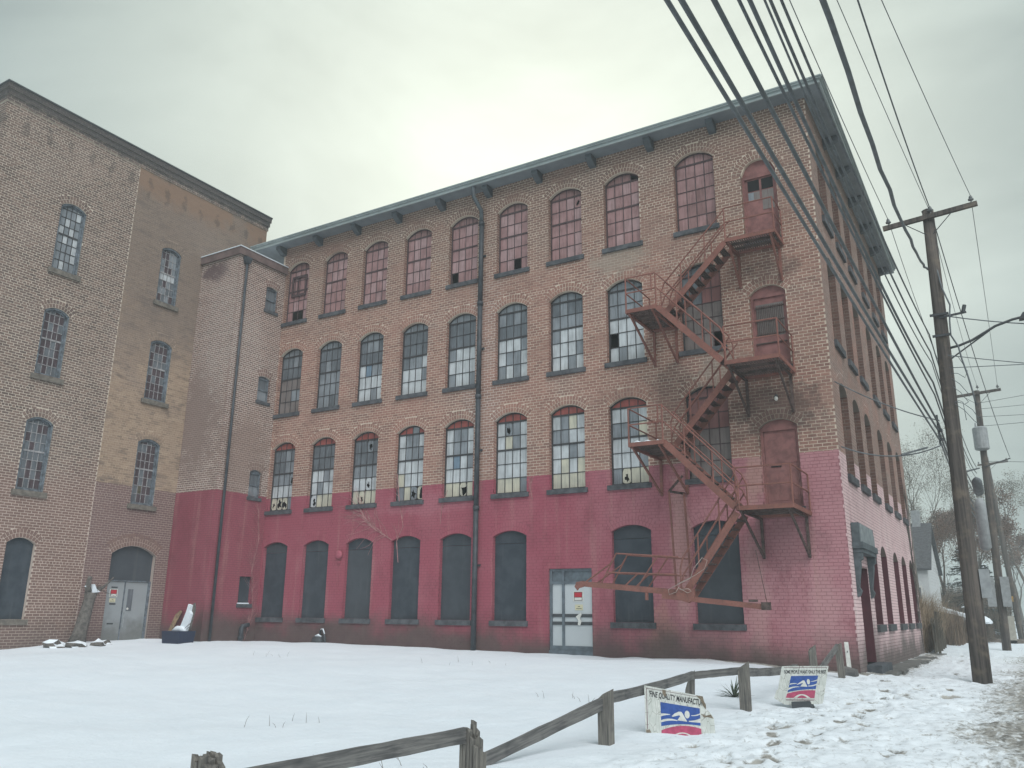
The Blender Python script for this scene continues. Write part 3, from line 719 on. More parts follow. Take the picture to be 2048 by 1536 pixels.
for (r, c), o in fops.items():
    if r == 1:
        b = MB(); zt = o.zs - .22
        FR.box(b, o.u0, o.u1, o.z0, zt, -.17, -.13); bd = b.build('window_board', M['board'], fac)
        b = MB(); FR.poly(b, [(o.u0, zt + .012), (o.u1, zt + .012)] + o.curve(8)[::-1], -.17, -.128); b.build('upper_board', M['board'], bd)
        s = MB(); FR.box(s, o.u0 - .08, o.u1 + .06, o.z0 - .16, o.z0 - .002, -.1, .06); s.build('sill', M['sill'], fac)
        continue
    keys = keys10(r) if c == 10 else keys4 if r == 4 else keys3(c) if r == 3 else keys2(c)
    window(FR, o, fac, keys, c >= 7, SP.get((r, c), {}), seed=r * 20 + c, bar='steel_red' if (r == 4 or c == 10) else 'steel', frame='steel_red' if r == 4 else 'steel', meet=3 if c != 10 else 99)
# the far panes joined
g = MB(); ks = sorted({p[2] for p in PANES})
for fr, pl, key, d in PANES: fr.poly(g, pl, d - .006, d, ks.index(key))
g.build('window_panes', [M[k] for k in ks], fac, kind='stuff'); PANES.clear()
# leftmost top window carries a small boarded ventilator frame
o = fops[(4, 2)]
g = MB(); FR.box(g, o.u0 + .2, o.u0 + 1.0, 13.95, 14.05, -.13, -.09); FR.box(g, o.u0 + .2, o.u0 + 1.0, 14.75, 14.85, -.13, -.09); FR.box(g, o.u0 + .2, o.u0 + .28, 14.05, 14.75, -.13, -.09); FR.box(g, o.u0 + .92, o.u0 + 1.0, 14.05, 14.75, -.13, -.09); FR.box(g, o.u0 + .5, o.u0 + .56, 14.05, 14.75, -.13, -.1)
g.build('vent_frame', M['steel_red'], fac)
# side windows: bricked shut above, painted boards below
for (r, y0), o in sops.items():
    b = MB(); SD.poly(b, [(o.u0, o.z0), (o.u1, o.z0)] + o.curve(8)[::-1], -o.depth - .04, -o.depth + .02)
    b.build('window_board', M['maroon'] if r == 1 else M['p_dk'], fac)
    s = MB(); SD.box(s, o.u0 - .05, o.u1 + .05, o.z0 - .2, o.z0 - .003, -.1, .085); s.build('sill', M['sill'] if r > 1 else M['metal_dark'], fac)
    if r == 1:
        j = MB()
        SD.box(j, o.u1 - .006, o.u1 + .004, o.z0, o.zs, -o.depth + .02, .004); j.build('jamb', M['maroon'], fac)
b = MB(); SD.box(b, SDOOR.u0, SDOOR.u1, SDOOR.z0, SDOOR.zr, -.35, -.3); sdr = b.build('door', M['maroon'], fac)
b = MB(); SD.box(b, SDOOR.u1 - .006, SDOOR.u1 + .004, SDOOR.z0, SDOOR.zr, -.3, .004); b.build('jamb', M['maroon'], fac)
b = MB(); SD.box(b, 1.0, 2.85, .05, .4, -.35, .36); b.build('door_step', M['step'], fac)
# hood over the side door
hd = MB()
SD.box(hd, .62, 3.05, 3.3, 3.92, .012, .2); SD.box(hd, .56, 3.1, 3.26, 3.42, .012, .27); SD.box(hd, .6, 3.06, 3.16, 3.26, .012, .235)
hood = hd.build('door_hood', M['hood'], fac)
hd = MB(); SD.poly(hd, [(.7, 3.43), (2.98, 3.43), (2.98, 3.7), (2.7, 3.9), (.7, 3.9)], .2, .225); hd.build('hood_panel', M['hood_top'], hood)
for y in (.62, 2.78):
    b = MB(); b.prism([(.0, y, 3.16), (.21, y, 3.16), (.21, y, 3.0), (.15, y, 2.95), (.15, y, 2.85), (.06, y, 2.3), (.11, y, 2.2), (.06, y, 2.08), (.0, y, 2.05)], (0, .22, 0)); b.build('hood_bracket', M['hood'], hood)

# fire escape doors
for lv, o in DOORS.items():
    b = MB(); t = .07
    FR.box(b, o.u0, o.u0 + t, o.z0, o.zs, -.2, -.1); FR.box(b, o.u1 - t, o.u1, o.z0, o.zs, -.2, -.1); FR.box(b, o.u0, o.u1, o.zs - .1, o.zs - .002, -.2, -.098)
    fm = b.build('door_frame', M['door_red'], fac)
    b = MB(); FR.poly(b, [(o.u0, o.zs), (o.u1, o.zs)] + o.curve(8)[::-1], -.2, -.12); b.build('door_arch_board', M['door_red'], fac)
    b = MB(); a0, a1 = o.u0 + t, o.u1 - t; FR.box(b, a0, a1, o.z0, o.zs - .1, -.2, -.15); dr = b.build('door', M['door_red'], fac)
    zc = o.z0
    if lv == 4:
        for k in range(2):
            p = MB(); x0 = a0 + .08 + k * .4; FR.box(p, x0, x0 + .33, zc + .25, zc + .8, -.15, -.138); FR.box(p, x0 + .05, x0 + .28, zc + .3, zc + .75, -.138, -.13); p.build('door_panel', M['door_red'], dr)
        for k in range(2):
            x0 = a0 + .08 + k * .4
            for i in range(2):
                p = MB(); FR.box(p, x0 + i * .17, x0 + i * .17 + .16, zc + (1.35 if k == 0 else 1.0), zc + 1.62, -.15, -.139); p.build('door_pane', M['p_taupe'] if (i + k) else M['p_mid'], dr)
            p = MB(); FR.box(p, x0, x0 + .33, zc + 1.66, zc + 2.0, -.15, -.139); p.build('door_pane', M['dark'], dr)
    elif lv == 3:
        g = MB()
        for i in range(15): FR.box(g, a0 + .06 + i * .05, a0 + .075 + i * .05, zc + .95, zc + 1.85, -.149, -.125)
        for z in (zc + 1.0, zc + 1.4, zc + 1.8): FR.box(g, a0 + .03, a1 - .03, z - .015, z + .015, -.149, -.118)
        g.build('grille', M['rust_dk'], dr)
        p = MB(); FR.box(p, a0 + .05, a1 - .05, zc + .93, zc + 1.9, -.15, -.147); p.build('door_pane', M['p_taupe'], dr)
        p = MB(); FR.box(p, a0 - .05, a1 + .05, zc + .72, zc + .75, -.148, -.11); p.build('door_bar', M['rust_dk'], dr)
    else:
        p = MB(); FR.box(p, a0 + .02, a1 - .02, zc + 1.2, zc + 2.02, -.15, -.135); p.build('door_sheet', M['door_red'], dr)
        for k in range(3):
            p = MB(); x0 = a0 + .1 + k * .25; FR.box(p, x0, x0 + .2, zc + .2, zc + .95, -.15, -.14); p.build('door_panel', M['door_red'], dr)
        p = MB(); FR.box(p, a0 + .15, a0 + .42, zc + 1.1, zc + 1.13, -.15, -.13); p.build('letter_slot', M['dark'], dr)
    b = MB(); FR.box(b, o.u0 - .05, o.u1 + .05, o.z0 - .14, o.z0 - .003, -.2, .03); b.build('sill', M['sill'], fac)

# ground floor entrance of the factory
b = MB(); o = GD
for u0, u1 in ((o.u0, o.u0 + .09), (-8.13, -8.05), (o.u1 - .03, o.u1)): FR.box(b, u0, u1, .55, o.zr, -.14, -.05)
for z0, z1 in ((.40, .60), (.60, .68), (2.43, 2.51), (o.zr - .07, o.zr)): FR.box(b, o.u0 + .09, o.u1 - .03, z0, z1, -.139, -.052)
FR.box(b, o.u0, o.u1, .38, .55, -.14, .0)
b.build('door_frame', M['frame_grey'], fac)
b = MB(); FR.box(b, o.u0 + .09, o.u1 - .03, 2.51, o.zr - .07, -.14, -.1); b.build('transom_panel', M['frame_grey'], fac)
b = MB(); FR.box(b, -8.46, -8.13, .68, 2.43, -.14, -.09); b.build('side_panel', M['pale_panel'], fac)
b = MB(); FR.box(b, -8.05, -7.15, .58, 2.43, -.14, -.085); dr = b.build('door', M['pale_panel'], fac)
for z in (1.53, 1.31):
    b = MB(); FR.box(b, -8.46, -7.15, z - .045, z + .045, -.085, -.06); b.build('push_bar', M['metal_dark'], dr)

# ------------------------------------------------------------------ the stair tower
TY, TX0 = -2.40, -23.05
tow = thing('stair_tower', 'narrow brick stair tower with snowy brown coping in the corner between the buildings', 'tower')
TF = F((0, TY + .004, 0), (1, 0, 0), (0, -1, 0)); TS = F((FX0 - .004, 0, 0), (0, 1, 0), (1, 0, 0))
tops = [Op(-.95, -.33, 13.2, 14.13, 14.2, .16), Op(-.93, -.33, 9.45, 10.38, 10.46, .16), Op(-.92, -.33, 5.72, 6.65, 6.76, .16), Op(-.94, -.34, 1.83, 2.80, 2.80, .16)]
mb = MB(); TT = 14.98
wall_mesh(mb, TF, TX0, FX0, [0, TT], [], 0, 0); wall_mesh(mb, TS, TY, 0.0, [0, 3.5, 8, 12, TT], tops, 0, 0)
mb.box(TX0, FX0 - .02, TY + .02, 0, TT - .02, TT + .1)
mb.build('wall', M['mt'], tow)
br = Bricks(); br.courses(TF, TX0, FX0, 0, TT, [], 0, seed=5, ch=.08, bl=.21, j=.022); br.courses(TS, TY, 0.0, 0, TT, tops, 0, seed=6, ch=.08, bl=.21, j=.022)
for i, o in enumerate(tops): br.rings(TS, o, 0, i); br.jamb(TS, o, 1, 0, i)
br.build(tow, [M['bt_attr']], [M['bt_obj']], 260)
mb = MB(); mb.box(TX0, FX0 + .1, TY - .1, 0.0, TT, TT + .3); mb.build('coping', M['coping'], tow)
mb = MB(); mb.box(TX0, FX0 + .13, TY - .13, -0.0, TT + .3, TT + .33); mb.build('snow_cap', M['snowcap'], tow)
for i, o in enumerate(tops):
    b = MB(); TS.box(b, o.u0 - .05, o.u1 + .05, o.z0 - .13, o.z0 - .003, -.1, .05); b.build('sill', M['sill'], tow)
    if i == 3:
        b = MB(); TS.box(b, o.u0, o.u1, o.z0, o.zr, -.16, -.12); b.build('window_board', M['board'], tow)
        b = MB(); TS.box(b, o.u0 - .02, o.u1 - .1, o.z0 - .003, o.z0 + .04, -.08, .04); b.build('snow_cap', M['snowcap'], tow)
        continue
    b = MB()
    for q in ((o.u0, o.u0 + .06, o.z0, o.zr), (o.u1 - .06, o.u1, o.z0, o.zr), (o.u0 + .06, o.u1 - .06, o.z0, o.z0 + .06), (o.u0 + .06, o.u1 - .06, o.zs - .05, o.zr), (o.u0 + .06, o.u1 - .06, (o.z0 + o.zs) / 2 - .03, (o.z0 + o.zs) / 2 + .03)): TS.box(b, *q, -.16, -.08)
    w = b.build('window', M['frame_blue'], tow); zm = (o.z0 + o.zs) / 2
    for z0, z1, k in ((o.z0 + .06, zm - .03, 'p_mid' if i else 'p_dk'), (zm + .03, o.zs - .05, 'p_dk')):
        b = MB(); TS.box(b, o.u0 + .06, o.u1 - .06, z0, z1, -.14, -.12); b.build('pane', M[k], w)

# ------------------------------------------------------------------ the warehouse on the left
WX, WY0, WY1, WTZ, SEAM = -23.05, -10.6, 0.7, 18.40, -5.62
wh = thing('brick_warehouse', 'tall old warehouse of dark and tan brick with small paned sash windows', 'warehouse')
WF = F((WX - .004, 0, 0), (0, 1, 0), (1, 0, 0)); WE = F((0, WY0 + .004, 0), (1, 0, 0), (0, -1, 0))
wops = {('L', 4): Op(-8.3, -7.38, 12.68, 15.02, 15.2, .2), ('L', 3): Op(-8.28, -7.40, 8.97, 11.18, 11.35, .2), ('L', 2): Op(-8.26, -7.36, 5.2, 7.42, 7.6, .2),
        ('R', 4): Op(-4.27, -3.40, 12.86, 14.98, 15.14, .2), ('R', 3): Op(-4.24, -3.31, 9.04, 11.22, 11.38, .2), ('R', 2): Op(-4.23, -3.30, 5.2, 7.44, 7.6, .2),
        ('L', 1): Op(-8.24, -7.33, 1.27, 3.56, 3.74, .18)}
WD = Op(-4.67, -2.93, .5, 3.46, 3.76, .22)
allw = list(wops.values()) + [WD]
mb = MB(); bands = [0, 4.4, 8.2, 12.0, WTZ]
left = [o for o in allw if o.u1 < SEAM]; right = [o for o in allw if o.u0 > SEAM]
wall_mesh(mb, WF, WY0, SEAM, bands, left, 0, 0); wall_mesh(mb, WF, SEAM, WY1, bands, right, 1, 1)
wall_mesh(mb, WE, -34, WX, [0, WTZ], [], 0, 0)
mb.box(-34, WX - .05, WY0 + .05, WY1, WTZ - .3, WTZ - .2)
mb.add([(WX, WY1, 0), (-34, WY1, 0), (-34, WY1, WTZ), (WX, WY1, WTZ)], [(0, 1, 2, 3)], 1)
mb.build('wall', [M['ml'], M['mr']], wh)
br = Bricks()
br.courses(WF, WY0, SEAM - .01, 0, 17.8, left, 0, seed=8, ch=.085, bl=.22, j=.019); br.courses(WF, SEAM + .01, WY1, 0, 17.8, right, 1, seed=9, ch=.08, bl=.21, j=.014)
br.courses(WE, -28, WX, 0, 17.8, [], 0, seed=10, ch=.085, bl=.22, j=.019)
for k, (z0, z1, dp_) in enumerate(((17.8, 18.0, .04), (18.0, 18.2, .08), (18.2, 18.4, .12))):      # corbelled cornice
    f2 = F((WX - .012 + dp_, 0, 0), (0, 1, 0), (1, 0, 0)); f3 = F((0, WY0 + .012 - dp_, 0), (1, 0, 0), (0, -1, 0))
    br.courses(f2, WY0 - dp_, WY1 + dp_, z0, z1, [], 0, seed=20 + k); br.courses(f3, -28, WX + dp_, z0, z1, [], 0, seed=30 + k)
for i, o in enumerate(allw):
    m = 0 if o.u1 < SEAM or o is WD else 1
    br.rings(WF, o, m, i, 3 if o is WD else 2)
br.build(wh, [M['bl_attr'], M['br_attr']], [M['bl_obj'], M['br_obj']])
mb = MB()
for z0, z1, dp_ in ((17.8, 18.0, .04), (18.0, 18.2, .08), (18.2, 18.4, .12)): mb.box(-34, WX - .012 + dp_, WY0 + .012 - dp_, WY1 + dp_, z0, z1)
mb.build('cornice', M['ml'], wh)
mb = MB(); mb.box(-34, WX + .14, WY0 - .14, WY1 + .14, 18.4, 18.46); mb.build('coping', M['metal_dark'], wh)
def wkeys(k, r):
    def f(ri, c, g):
        if k == 'L' and r == 4: return g.choice(['p_mid', 'p_pale', 'p_mid'])
        if k == 'L' and r == 2: return g.choice(['p_plum', 'p_dk', 'p_dk'])
        if k == 'R' and r == 4: return g.choice(['p_mid', 'p_mid', 'p_plum']) if ri < 4 else (g.choice(['p_pale', 'p_pale']) if ri == 4 else g.choice(['p_plum', 'p_dk', 'p_mid']))
        return g.choice(['p_plum', 'p_plum', 'p_dk'])
    return f
for (k, r), o in wops.items():
    if r == 1:
        b = MB(); WF.poly(b, [(o.u0, o.z0), (o.u1, o.z0)] + o.curve(8)[::-1], -.18, -.13); b.build('window_board', M['board'], wh)
        s = MB(); WF.box(s, o.u0 - .1, o.u1 + .1, o.z0 - .16, o.z0 - .003, -.1, .06); s.build('sill', M['sill_stone'], wh); continue
    oi = Op(o.u0 + .06, o.u1 - .06, o.z0 + .05, o.zs - .04, o.zr - .06, .2)
    b = MB()                                                             # outer wooden frame
    for u0, u1 in ((o.u0, oi.u0), (oi.u1, o.u1)): WF.box(b, u0, u1, o.z0, o.zs, -.2, -.03)
    WF.box(b, oi.u0, oi.u1, o.z0, oi.z0, -.2, -.05)
    cvo, cvi = o.curve(8), oi.curve(8)
    for q in range(8): WF.poly(b, [cvi[q], cvi[q + 1], cvo[q + 1], cvo[q]], -.2, -.03)
    b.build('window_frame', M['frame_blue'], wh)
    window(WF, oi, wh, wkeys(k, r), True, {(6, 1): 'none'} if (k, r) == ('R', 2) else {}, rows=7, meet=4, archrow=False, d=-.13, frame='frame_blue', bar='steel' if (k, r) == ('L', 4) else 'muntin_white', sill=None, seed=hash(k) % 7 + r)
    s = MB(); WF.box(s, o.u0 - .11, o.u1 + .1, o.z0 - .17, o.z0 - .003, -.1, .08); s.build('sill', M['sill_stone'], wh)
# steel double door
b = MB(); WF.poly(b, [(WD.u0, 2.56), (WD.u1, 2.56)] + WD.curve(8)[::-1], -.22, -.17); b.build('transom_board', M['board'], wh)
b = MB(); WF.box(b, WD.u0, WD.u0 + .03, .5, 2.56, -.22, -.1); WF.box(b, WD.u1 - .08, WD.u1, .5, 2.56, -.22, -.1); WF.box(b, WD.u0 + .03, WD.u1 - .08, 2.53, 2.57, -.22, -.1); WF.box(b, -3.93, -3.89, .5, 2.53, -.22, -.13); b.build('door_frame', M['frame_blue'], wh)
for u0, u1 in ((WD.u0 + .03, -3.93), (-3.89, WD.u1 - .08)):
    b = MB(); WF.box(b, u0 + .006, u1 - .006, .52, 2.52, -.2, -.14); dr = b.build('door', M['steel_door'], wh)
    if u0 > -4:
        b = MB(); WF.box(b, u0 + .12, u0 + .32, 1.55, 2.28, -.14, -.128); b.build('vision_panel', M['p_dk'], dr)
        b = MB(); WF.box(b, u0 + .04, u0 + .07, 1.0, 1.5, -.14, -.09); b.build('handle', M['metal_grey'], dr)
    else:
        for z in (2.3, 1.75, 1.1):
            b = MB(); WF.box(b, u0 + .22, u0 + .45, z, z + .05, -.14, -.132); b.build('slot_plate', M['metal_dark'], dr)

# ------------------------------------------------------------------ pipes and fittings on the walls
pp = thing('downpipe', 'long black downpipe running the full height of the factory front', 'downpipe')
mb = MB(); mb.tube([(-11.28, -.48, 16.16), (-11.28, -.44, 15.8), (-11.14, -.14, 15.35), (-11.13, -.13, 14.9)], .075, 10); mb.build('swan_neck', M['pipe_top'], pp, True)
for z0, z1 in ((11.9, 14.9), (8.6, 11.9), (4.9, 8.6), (.42, 4.9)):
    mb = MB(); mb.tube([(-11.12 + .005 * z0 * 0, -.13, z0), (-11.12, -.13, z1 - .12)], .085, 12); mb.tube([(-11.12, -.13, z1 - .14), (-11.12, -.13, z1)], .105, 12); mb.build('pipe_length', M['pipe'], pp, True)
for z in (13.6, 10.2, 6.7, 3.0):
    mb = MB(); mb.box(-11.25, -10.99, -.05, .0, z, z + .06); mb.build('pipe_clip', M['pipe'], pp)
pp = thing('downpipe', 'thin downpipe with a funnel head on the stair tower', 'downpipe')
mb = MB(); mb.tube([(-20.73, -2.12, .5), (-20.73, -2.12, 14.75)], .05, 8); mb.build('pipe_length', M['pipe'], pp, True)
mb = MB(); mb.prism([(-20.83, -2.2, 14.66), (-20.83, -2.04, 14.66), (-20.83, -1.96, 14.92), (-20.83, -2.28, 14.92)], (.2, 0, 0)); mb.build('funnel_head', M['pipe'], pp)
mb = MB(); mb.tube([(-20.74, -.75, .4), (-20.74, -.75, .98), (-20.74, -.70, 1.06), (-20.74, -.42, 1.1)], .075, 8); mb.tube([(-20.74, -.75, .62), (-20.74, -.75, .7)], .1, 8)
tag(mb.build('vent_pipe', M['pipe'], None, True), 'short dark crooked vent pipe at the foot of the stair tower', 'vent pipe')
bl = thing('alarm_bell', 'round red painted alarm bell on the crimson factory wall', 'bell')
mb = MB(); mb.tube([(-16.92, .0, 3.52), (-16.92, -.06, 3.52)], .09, 14); mb.build('bell_back', M['maroon'], bl)
mb = MB(); mb.tube([(-16.92, -.05, 3.52), (-16.92, -.08, 3.52), (-16.92, -.12, 3.52), (-16.92, -.14, 3.52)], [.15, .15, .11, .03], 20)
red_p = simple('bell_red_paint', RED, .6); mb.build('gong', red_p, bl)
mb = MB(); mb.box(-16.98, -16.86, -.05, 0, 3.22, 3.3); mb.tube([(-16.92, -.02, 3.22), (-16.92, -.02, 2.2)], .012, 5); mb.build('conduit', red_p, bl)
cl2 = thing('oil_filler', 'snow capped dark filler pipe stub at the foot of the factory wall', 'filler pipe')
mb = MB(); mb.box8([(-17.8, -.3, .4), (-17.3, -.3, .4), (-17.3, 0, .4), (-17.8, 0, .4), (-17.72, -.24, .72), (-17.38, -.26, .70), (-17.38, 0, .78), (-17.72, 0, .8)]); mb.tube([(-17.5, -.12, .72), (-17.5, -.12, .95), (-17.38, -.14, .98), (-17.2, -.2, .75), (-17.12, -.24, .5)], .035, 6); mb.build('pipe_body', M['metal_dark'], cl2, True)
mb = MB(); mb.tube([(-17.7, -.14, .76), (-17.55, -.14, .79), (-17.42, -.14, .75)], [.03, .05, .02], 6); mb.tube([(-17.48, -.12, .985), (-17.36, -.14, 1.0), (-17.24, -.18, .84)], .025, 5); mb.build('snow_cap', M['snowcap'], cl2, True)
# wall lamp stub above the lowest fire escape door
lm = thing('wall_lamp', 'small dark wall lamp with a white bulb above the lowest escape door', 'lamp')
mb = MB(); mb.tube([(-1.44, .0, 7.32), (-1.44, -.14, 7.34), (-1.44, -.16, 7.28)], [.03, .03, .06], 8); mb.build('lamp_arm', M['metal_dark'], lm)
mb = MB(); mb.tube([(-1.44, -.16, 7.3), (-1.44, -.16, 7.22), (-1.44, -.16, 7.18)], [.04, .05, .02], 8); mb.build('bulb', M['white'], lm)

def notice(fr, u, v, w, h, d, name, label, top, kind):
    t = thing(name, label, 'sign')
    b = MB(); fr.box(b, u, u + w, v, v + h, d, d + .012); b.build('plate', M['white'] if kind == 'red' else M['sign_cream'], t)
    if kind == 'red':
        b = MB(); fr.box(b, u + .03, u + w - .03, v + h * .08, v + h * .93, d + .012, d + .015); b.build('border', M['ink'], t)
        b = MB(); fr.box(b, u + .045, u + w - .045, v + h * .42, v + h * .88, d + .015, d + .018); b.build('red_field', M['sign_red'], t)
        b = MB(); fr.box(b, u + .045, u + w - .045, v + h * .13, v + h * .38, d + .015, d + .018); b.build('white_field', M['white'], t)
    else:
        b = MB(); fr.box(b, u + w * .38, u + w * .65, v + h * .62, v + h * .72, d + .012, d + .014); fr.box(b, u + w * .14, u + w * .86, v + h * .24, v + h * .33, d + .012, d + .014); b.build('print', M['ink'], t)
notice(FR, -7.77, 1.93, .33, .29, -.085, 'warning_sign', 'red and white warning sign on the pale factory door', 0, 'red')
notice(FR, -7.71, 1.68, .25, .16, -.085, 'notice', 'small cream notice under the warning sign on the factory door', 0, 'cream')
t = MB(); FR.poly(t, [(-7.68, 1.5), (-7.52, 1.62), (-7.49, 1.55), (-7.55, 1.46), (-7.5, 1.36), (-7.54, 1.25), (-7.62, 1.27), (-7.6, 1.4)], -.058, -.05)
tag(t.build('torn_paper', M['white']), 'torn white paper hanging over the push bars of the factory door', 'paper')
notice(WF, -4.47, 2.0, .30, .27, -.14, 'warning_sign', 'red and white warning sign on the grey steel double door', 0, 'red')
notice(WF, -4.44, 1.83, .22, .13, -.14, 'notice', 'small pale notice under the warning sign on the steel door', 0, 'cream')
b = MB(); b.tube([WF.p(-3.72, 1.62, -.128), WF.p(-3.72, 1.62, -.122)], .04, 12); tag(b.build('sticker', M['white']), 'round white sticker on the narrow window of the steel door', 'sticker')

# ------------------------------------------------------------------ fire escape
fe = thing('fire_escape', 'rusty red iron fire escape zigzagging down the right end of the factory front', 'fire escape')
PL = {'P4': (-2.32, -.92, 11.80, 1.05), 'L1': (-5.0, -4.07, 9.87, 1.95), 'P3': (-2.34, -.90, 8.02, 1.75), 'L2': (-4.95, -3.95, 6.00, 2.15), 'P2': (-2.2, -.80, 4.18, 2.0)}
RAIL_R = .021
for nm, (x0, x1, z, dp_) in PL.items():
    b = MB(); hh = .11
    b.box(x0, x1, -dp_, -dp_ + .03, z - hh, z); b.box(x0, x0 + .03, -dp_ + .03, -.02, z - hh, z); b.box(x1 - .03, x1, -dp_ + .03, -.02, z - hh, z); b.box(x0 + .03, x1 - .03, -.05, -.02, z - hh, z)
    ld = b.build('landing', M['rust'], fe)
    n = int((x1 - x0 - .08) / .062); sm = None
    for i in range(n):
        x = x0 + .05 + i * .062
        if sm is None:
            b = MB(); b.box(0, .03, -dp_ + .032, -.052, z - .035, z - .002); sm = b.build('slat', M['rust_dk'], ld); sm.location.x = x
        else:
            s2 = sm.copy(); COL.objects.link(s2); s2.parent = ld; s2.location.x = x
    for t in (.33, .66):
        b = MB(); b.box(x0 + .03, x1 - .03, -dp_ * t - .025, -dp_ * t + .025, z - .1, z - .037); b.build('cross_bar', M['rust_dk'], ld)
    for x in (x0 + .1, x1 - .14):
        b = MB(); drop = 1.12
        b.bar((x, -dp_ + .08, z - .12), (x, -.06, z - drop), .06, .05, (1, 0, 0)); b.bar((x, -.03, z - .12), (x, -.03, z - drop - .05), .07, .05, (0, 1, 0)); b.bar((x, -dp_ + .04, z - .135), (x, -.02, z - .135), .06, .05)
        b.build('bracket', M['rust_dk'] if nm in ('P2', 'P3') else M['rust'], fe)
    # railing
    b = MB(); y = -dp_ + .02; right_end = nm[0] == 'P'
    xe = x1 - .02 if right_end else x0 + .02; xf = x0 + .02 if right_end else x1 - .02
    ht = .95
    pts = [(xf, y), (xe, y), (xe, -.08)]
    for hz in (ht, ht * .52): b.tube([(px, py, z + hz) for px, py in pts], RAIL_R, 6)
    for px, py in pts + [((xf + xe) / 2, y)] * 0: b.tube([(px, py, z - .05), (px, py, z + ht)], RAIL_R * 1.15, 6)
    if not right_end: b.tube([(xf - .12, y, z + ht), (xf - .12, y, z + .45)], RAIL_R, 6)
    b.build('railing', M['rust'], fe)
def flight(p, q, yo, yi, ntread, rails=True, posts=2):
    """p top (x, z), q bottom (x, z); yo outer stringer, yi inner"""
    fl = None
    for y in (yo, yi):
        b = MB(); b.bar((p[0], y, p[1]), (q[0], y, q[1]), .035, .17, (0, 0, 1)); o = b.build('stringer' if fl else 'stair_flight', M['rust'], fl or fe)
        fl = fl or o
    tm = None
    for i in range(ntread):
        t = (i + .7) / (ntread + .3); x = p[0] + (q[0] - p[0]) * t; z = p[1] + (q[1] - p[1]) * t
        b = MB()
        for k in range(3): b.box(x - .10 + k * .07, x - .05 + k * .07, yo + .02, yi - .02, z - .015, z + .015)
        b.build('tread', M['rust_dk'], fl)
    dx, dz = q[0] - p[0], q[1] - p[1]
    for y in (yo, yi):
        b = MB()
        for hz in (.9, .48): b.tube([(p[0], y, p[1] + hz + .08), (q[0], y, q[1] + hz + .02), (q[0] + dx * .06, y, q[1] + hz - .25)], RAIL_R, 6)
        for t in (.32, .72): b.tube([(p[0] + dx * t, y, p[1] + dz * t), (p[0] + dx * t, y, p[1] + dz * t + .93)], RAIL_R, 6)
        b.tube([(q[0] + dx * .06, y, q[1] - .05), (q[0] + dx * .06, y, q[1] + .66)], RAIL_R, 6)
        b.build('handrail', M['rust'], fl)
flight((-2.32, 11.70), (-4.15, 9.92), -1.03, -.35, 9)
flight((-4.05, 9.80), (-2.34, 7.97), -1.93, -1.2, 9)
flight((-2.34, 7.92), (-4.02, 6.05), -1.05, -.35, 9)
flight((-3.98, 5.96), (-2.2, 4.15), -2.08, -1.3, 9)
flight((-2.18, 4.02), (-3.62, 2.06), -1.97, -1.25, 9)
b = MB()
for x_, y_, a_, b_ in ((-4.75, -1.98, .16, .1), (-4.45, -2.02, .13, .07), (-4.2, -1.9, .1, .1)): b.tube([(x_ - a_, y_, 6.0), (x_, y_, 6.03), (x_ + a_, y_, 6.0)], [.02, b_ * .5, .02], 6)
b.build('snow_patch', M['snowcap'], fe)
# drop stair held up by its counterweight
b = MB(); b.bar((-6.42, -1.97, 2.35), (-3.58, -1.97, 2.09), .04, .14); ds = b.build('drop_stair', M['rust'], fe)
b = MB(); b.bar((-6.30, -1.25, 2.34), (-3.58, -1.25, 2.09), .04, .15); b.build('stringer', M['rust'], ds)
b = MB(); b.prism([(-6.42, -1.99, 2.43), (-6.62, -1.99, 2.40), (-6.68, -1.99, 2.28), (-6.60, -1.99, 2.18), (-6.55, -1.99, 2.24), (-6.42, -1.99, 2.27)], (0, .04, 0)); b.build('hook_end', M['rust'], ds)
for i in range(9):
    x = -6.2 + i * .29; z = 2.34 - (x + 6.42) * .0915; b = MB(); b.box(x - .03, x + .03, -1.95, -1.27, z - .06, z + .08); b.build('tread', M['rust_dk'], ds)
for y in (-1.97, -1.25):
    b = MB(); top = [(-5.45, 3.18), (-3.9, 2.98)]
    b.tube([(-6.35, y, 2.40), (-5.62, y, 2.86), (-5.45, y, 3.12), (-3.75, y, 2.98)], RAIL_R, 6); b.tube([(-5.75, y, 2.64), (-3.8, y, 2.55)], RAIL_R, 6)
    b.tube([(-5.45, y, 3.12), (-5.9, y, 2.35)], RAIL_R, 6); b.tube([(-4.3, y, 3.02), (-4.9, y, 2.22)], RAIL_R, 6); b.tube([(-4.85, y, 2.6), (-5.3, y, 2.22)], RAIL_R, 6)
    b.build('handrail', M['rust'], ds)
b = MB(); b.bar((-4.2, -2.02, 2.03), (-1.66, -2.02, 1.77), .05, .125); cb = b.build('counterweight_arm', M['rust'], fe)
b = MB(); b.box(-1.72, -1.52, -2.09, -1.95, 1.7, 1.88); b.build('weight', M['rust_dk'], cb); b = MB(); b.box(-2.02, -1.82, -2.06, -1.98, 1.885, 1.94); b.build('lug', M['rust_dk'], cb)
b = MB(); b.prism([(-3.82, -2.06, 2.25), (-3.35, -2.06, 2.2), (-3.35, -2.06, 1.98), (-3.5, -2.06, 1.86), (-3.82, -2.06, 1.95)], (0, .1, 0)); b.build('pivot_plate', M['rust'], cb)
b = MB(); b.bar((-4.62, -2.0, 2.12), (-4.62, -2.0, 1.93), .1, .05); b.build('stop_bracket', M['rust'], cb)
b = MB(); b.tube([(-1.6, -2.0, 1.86), (-1.8, -1.93, 3.1)], .008, 5); b.build('stay_wire', M['rust_dk'], fe)
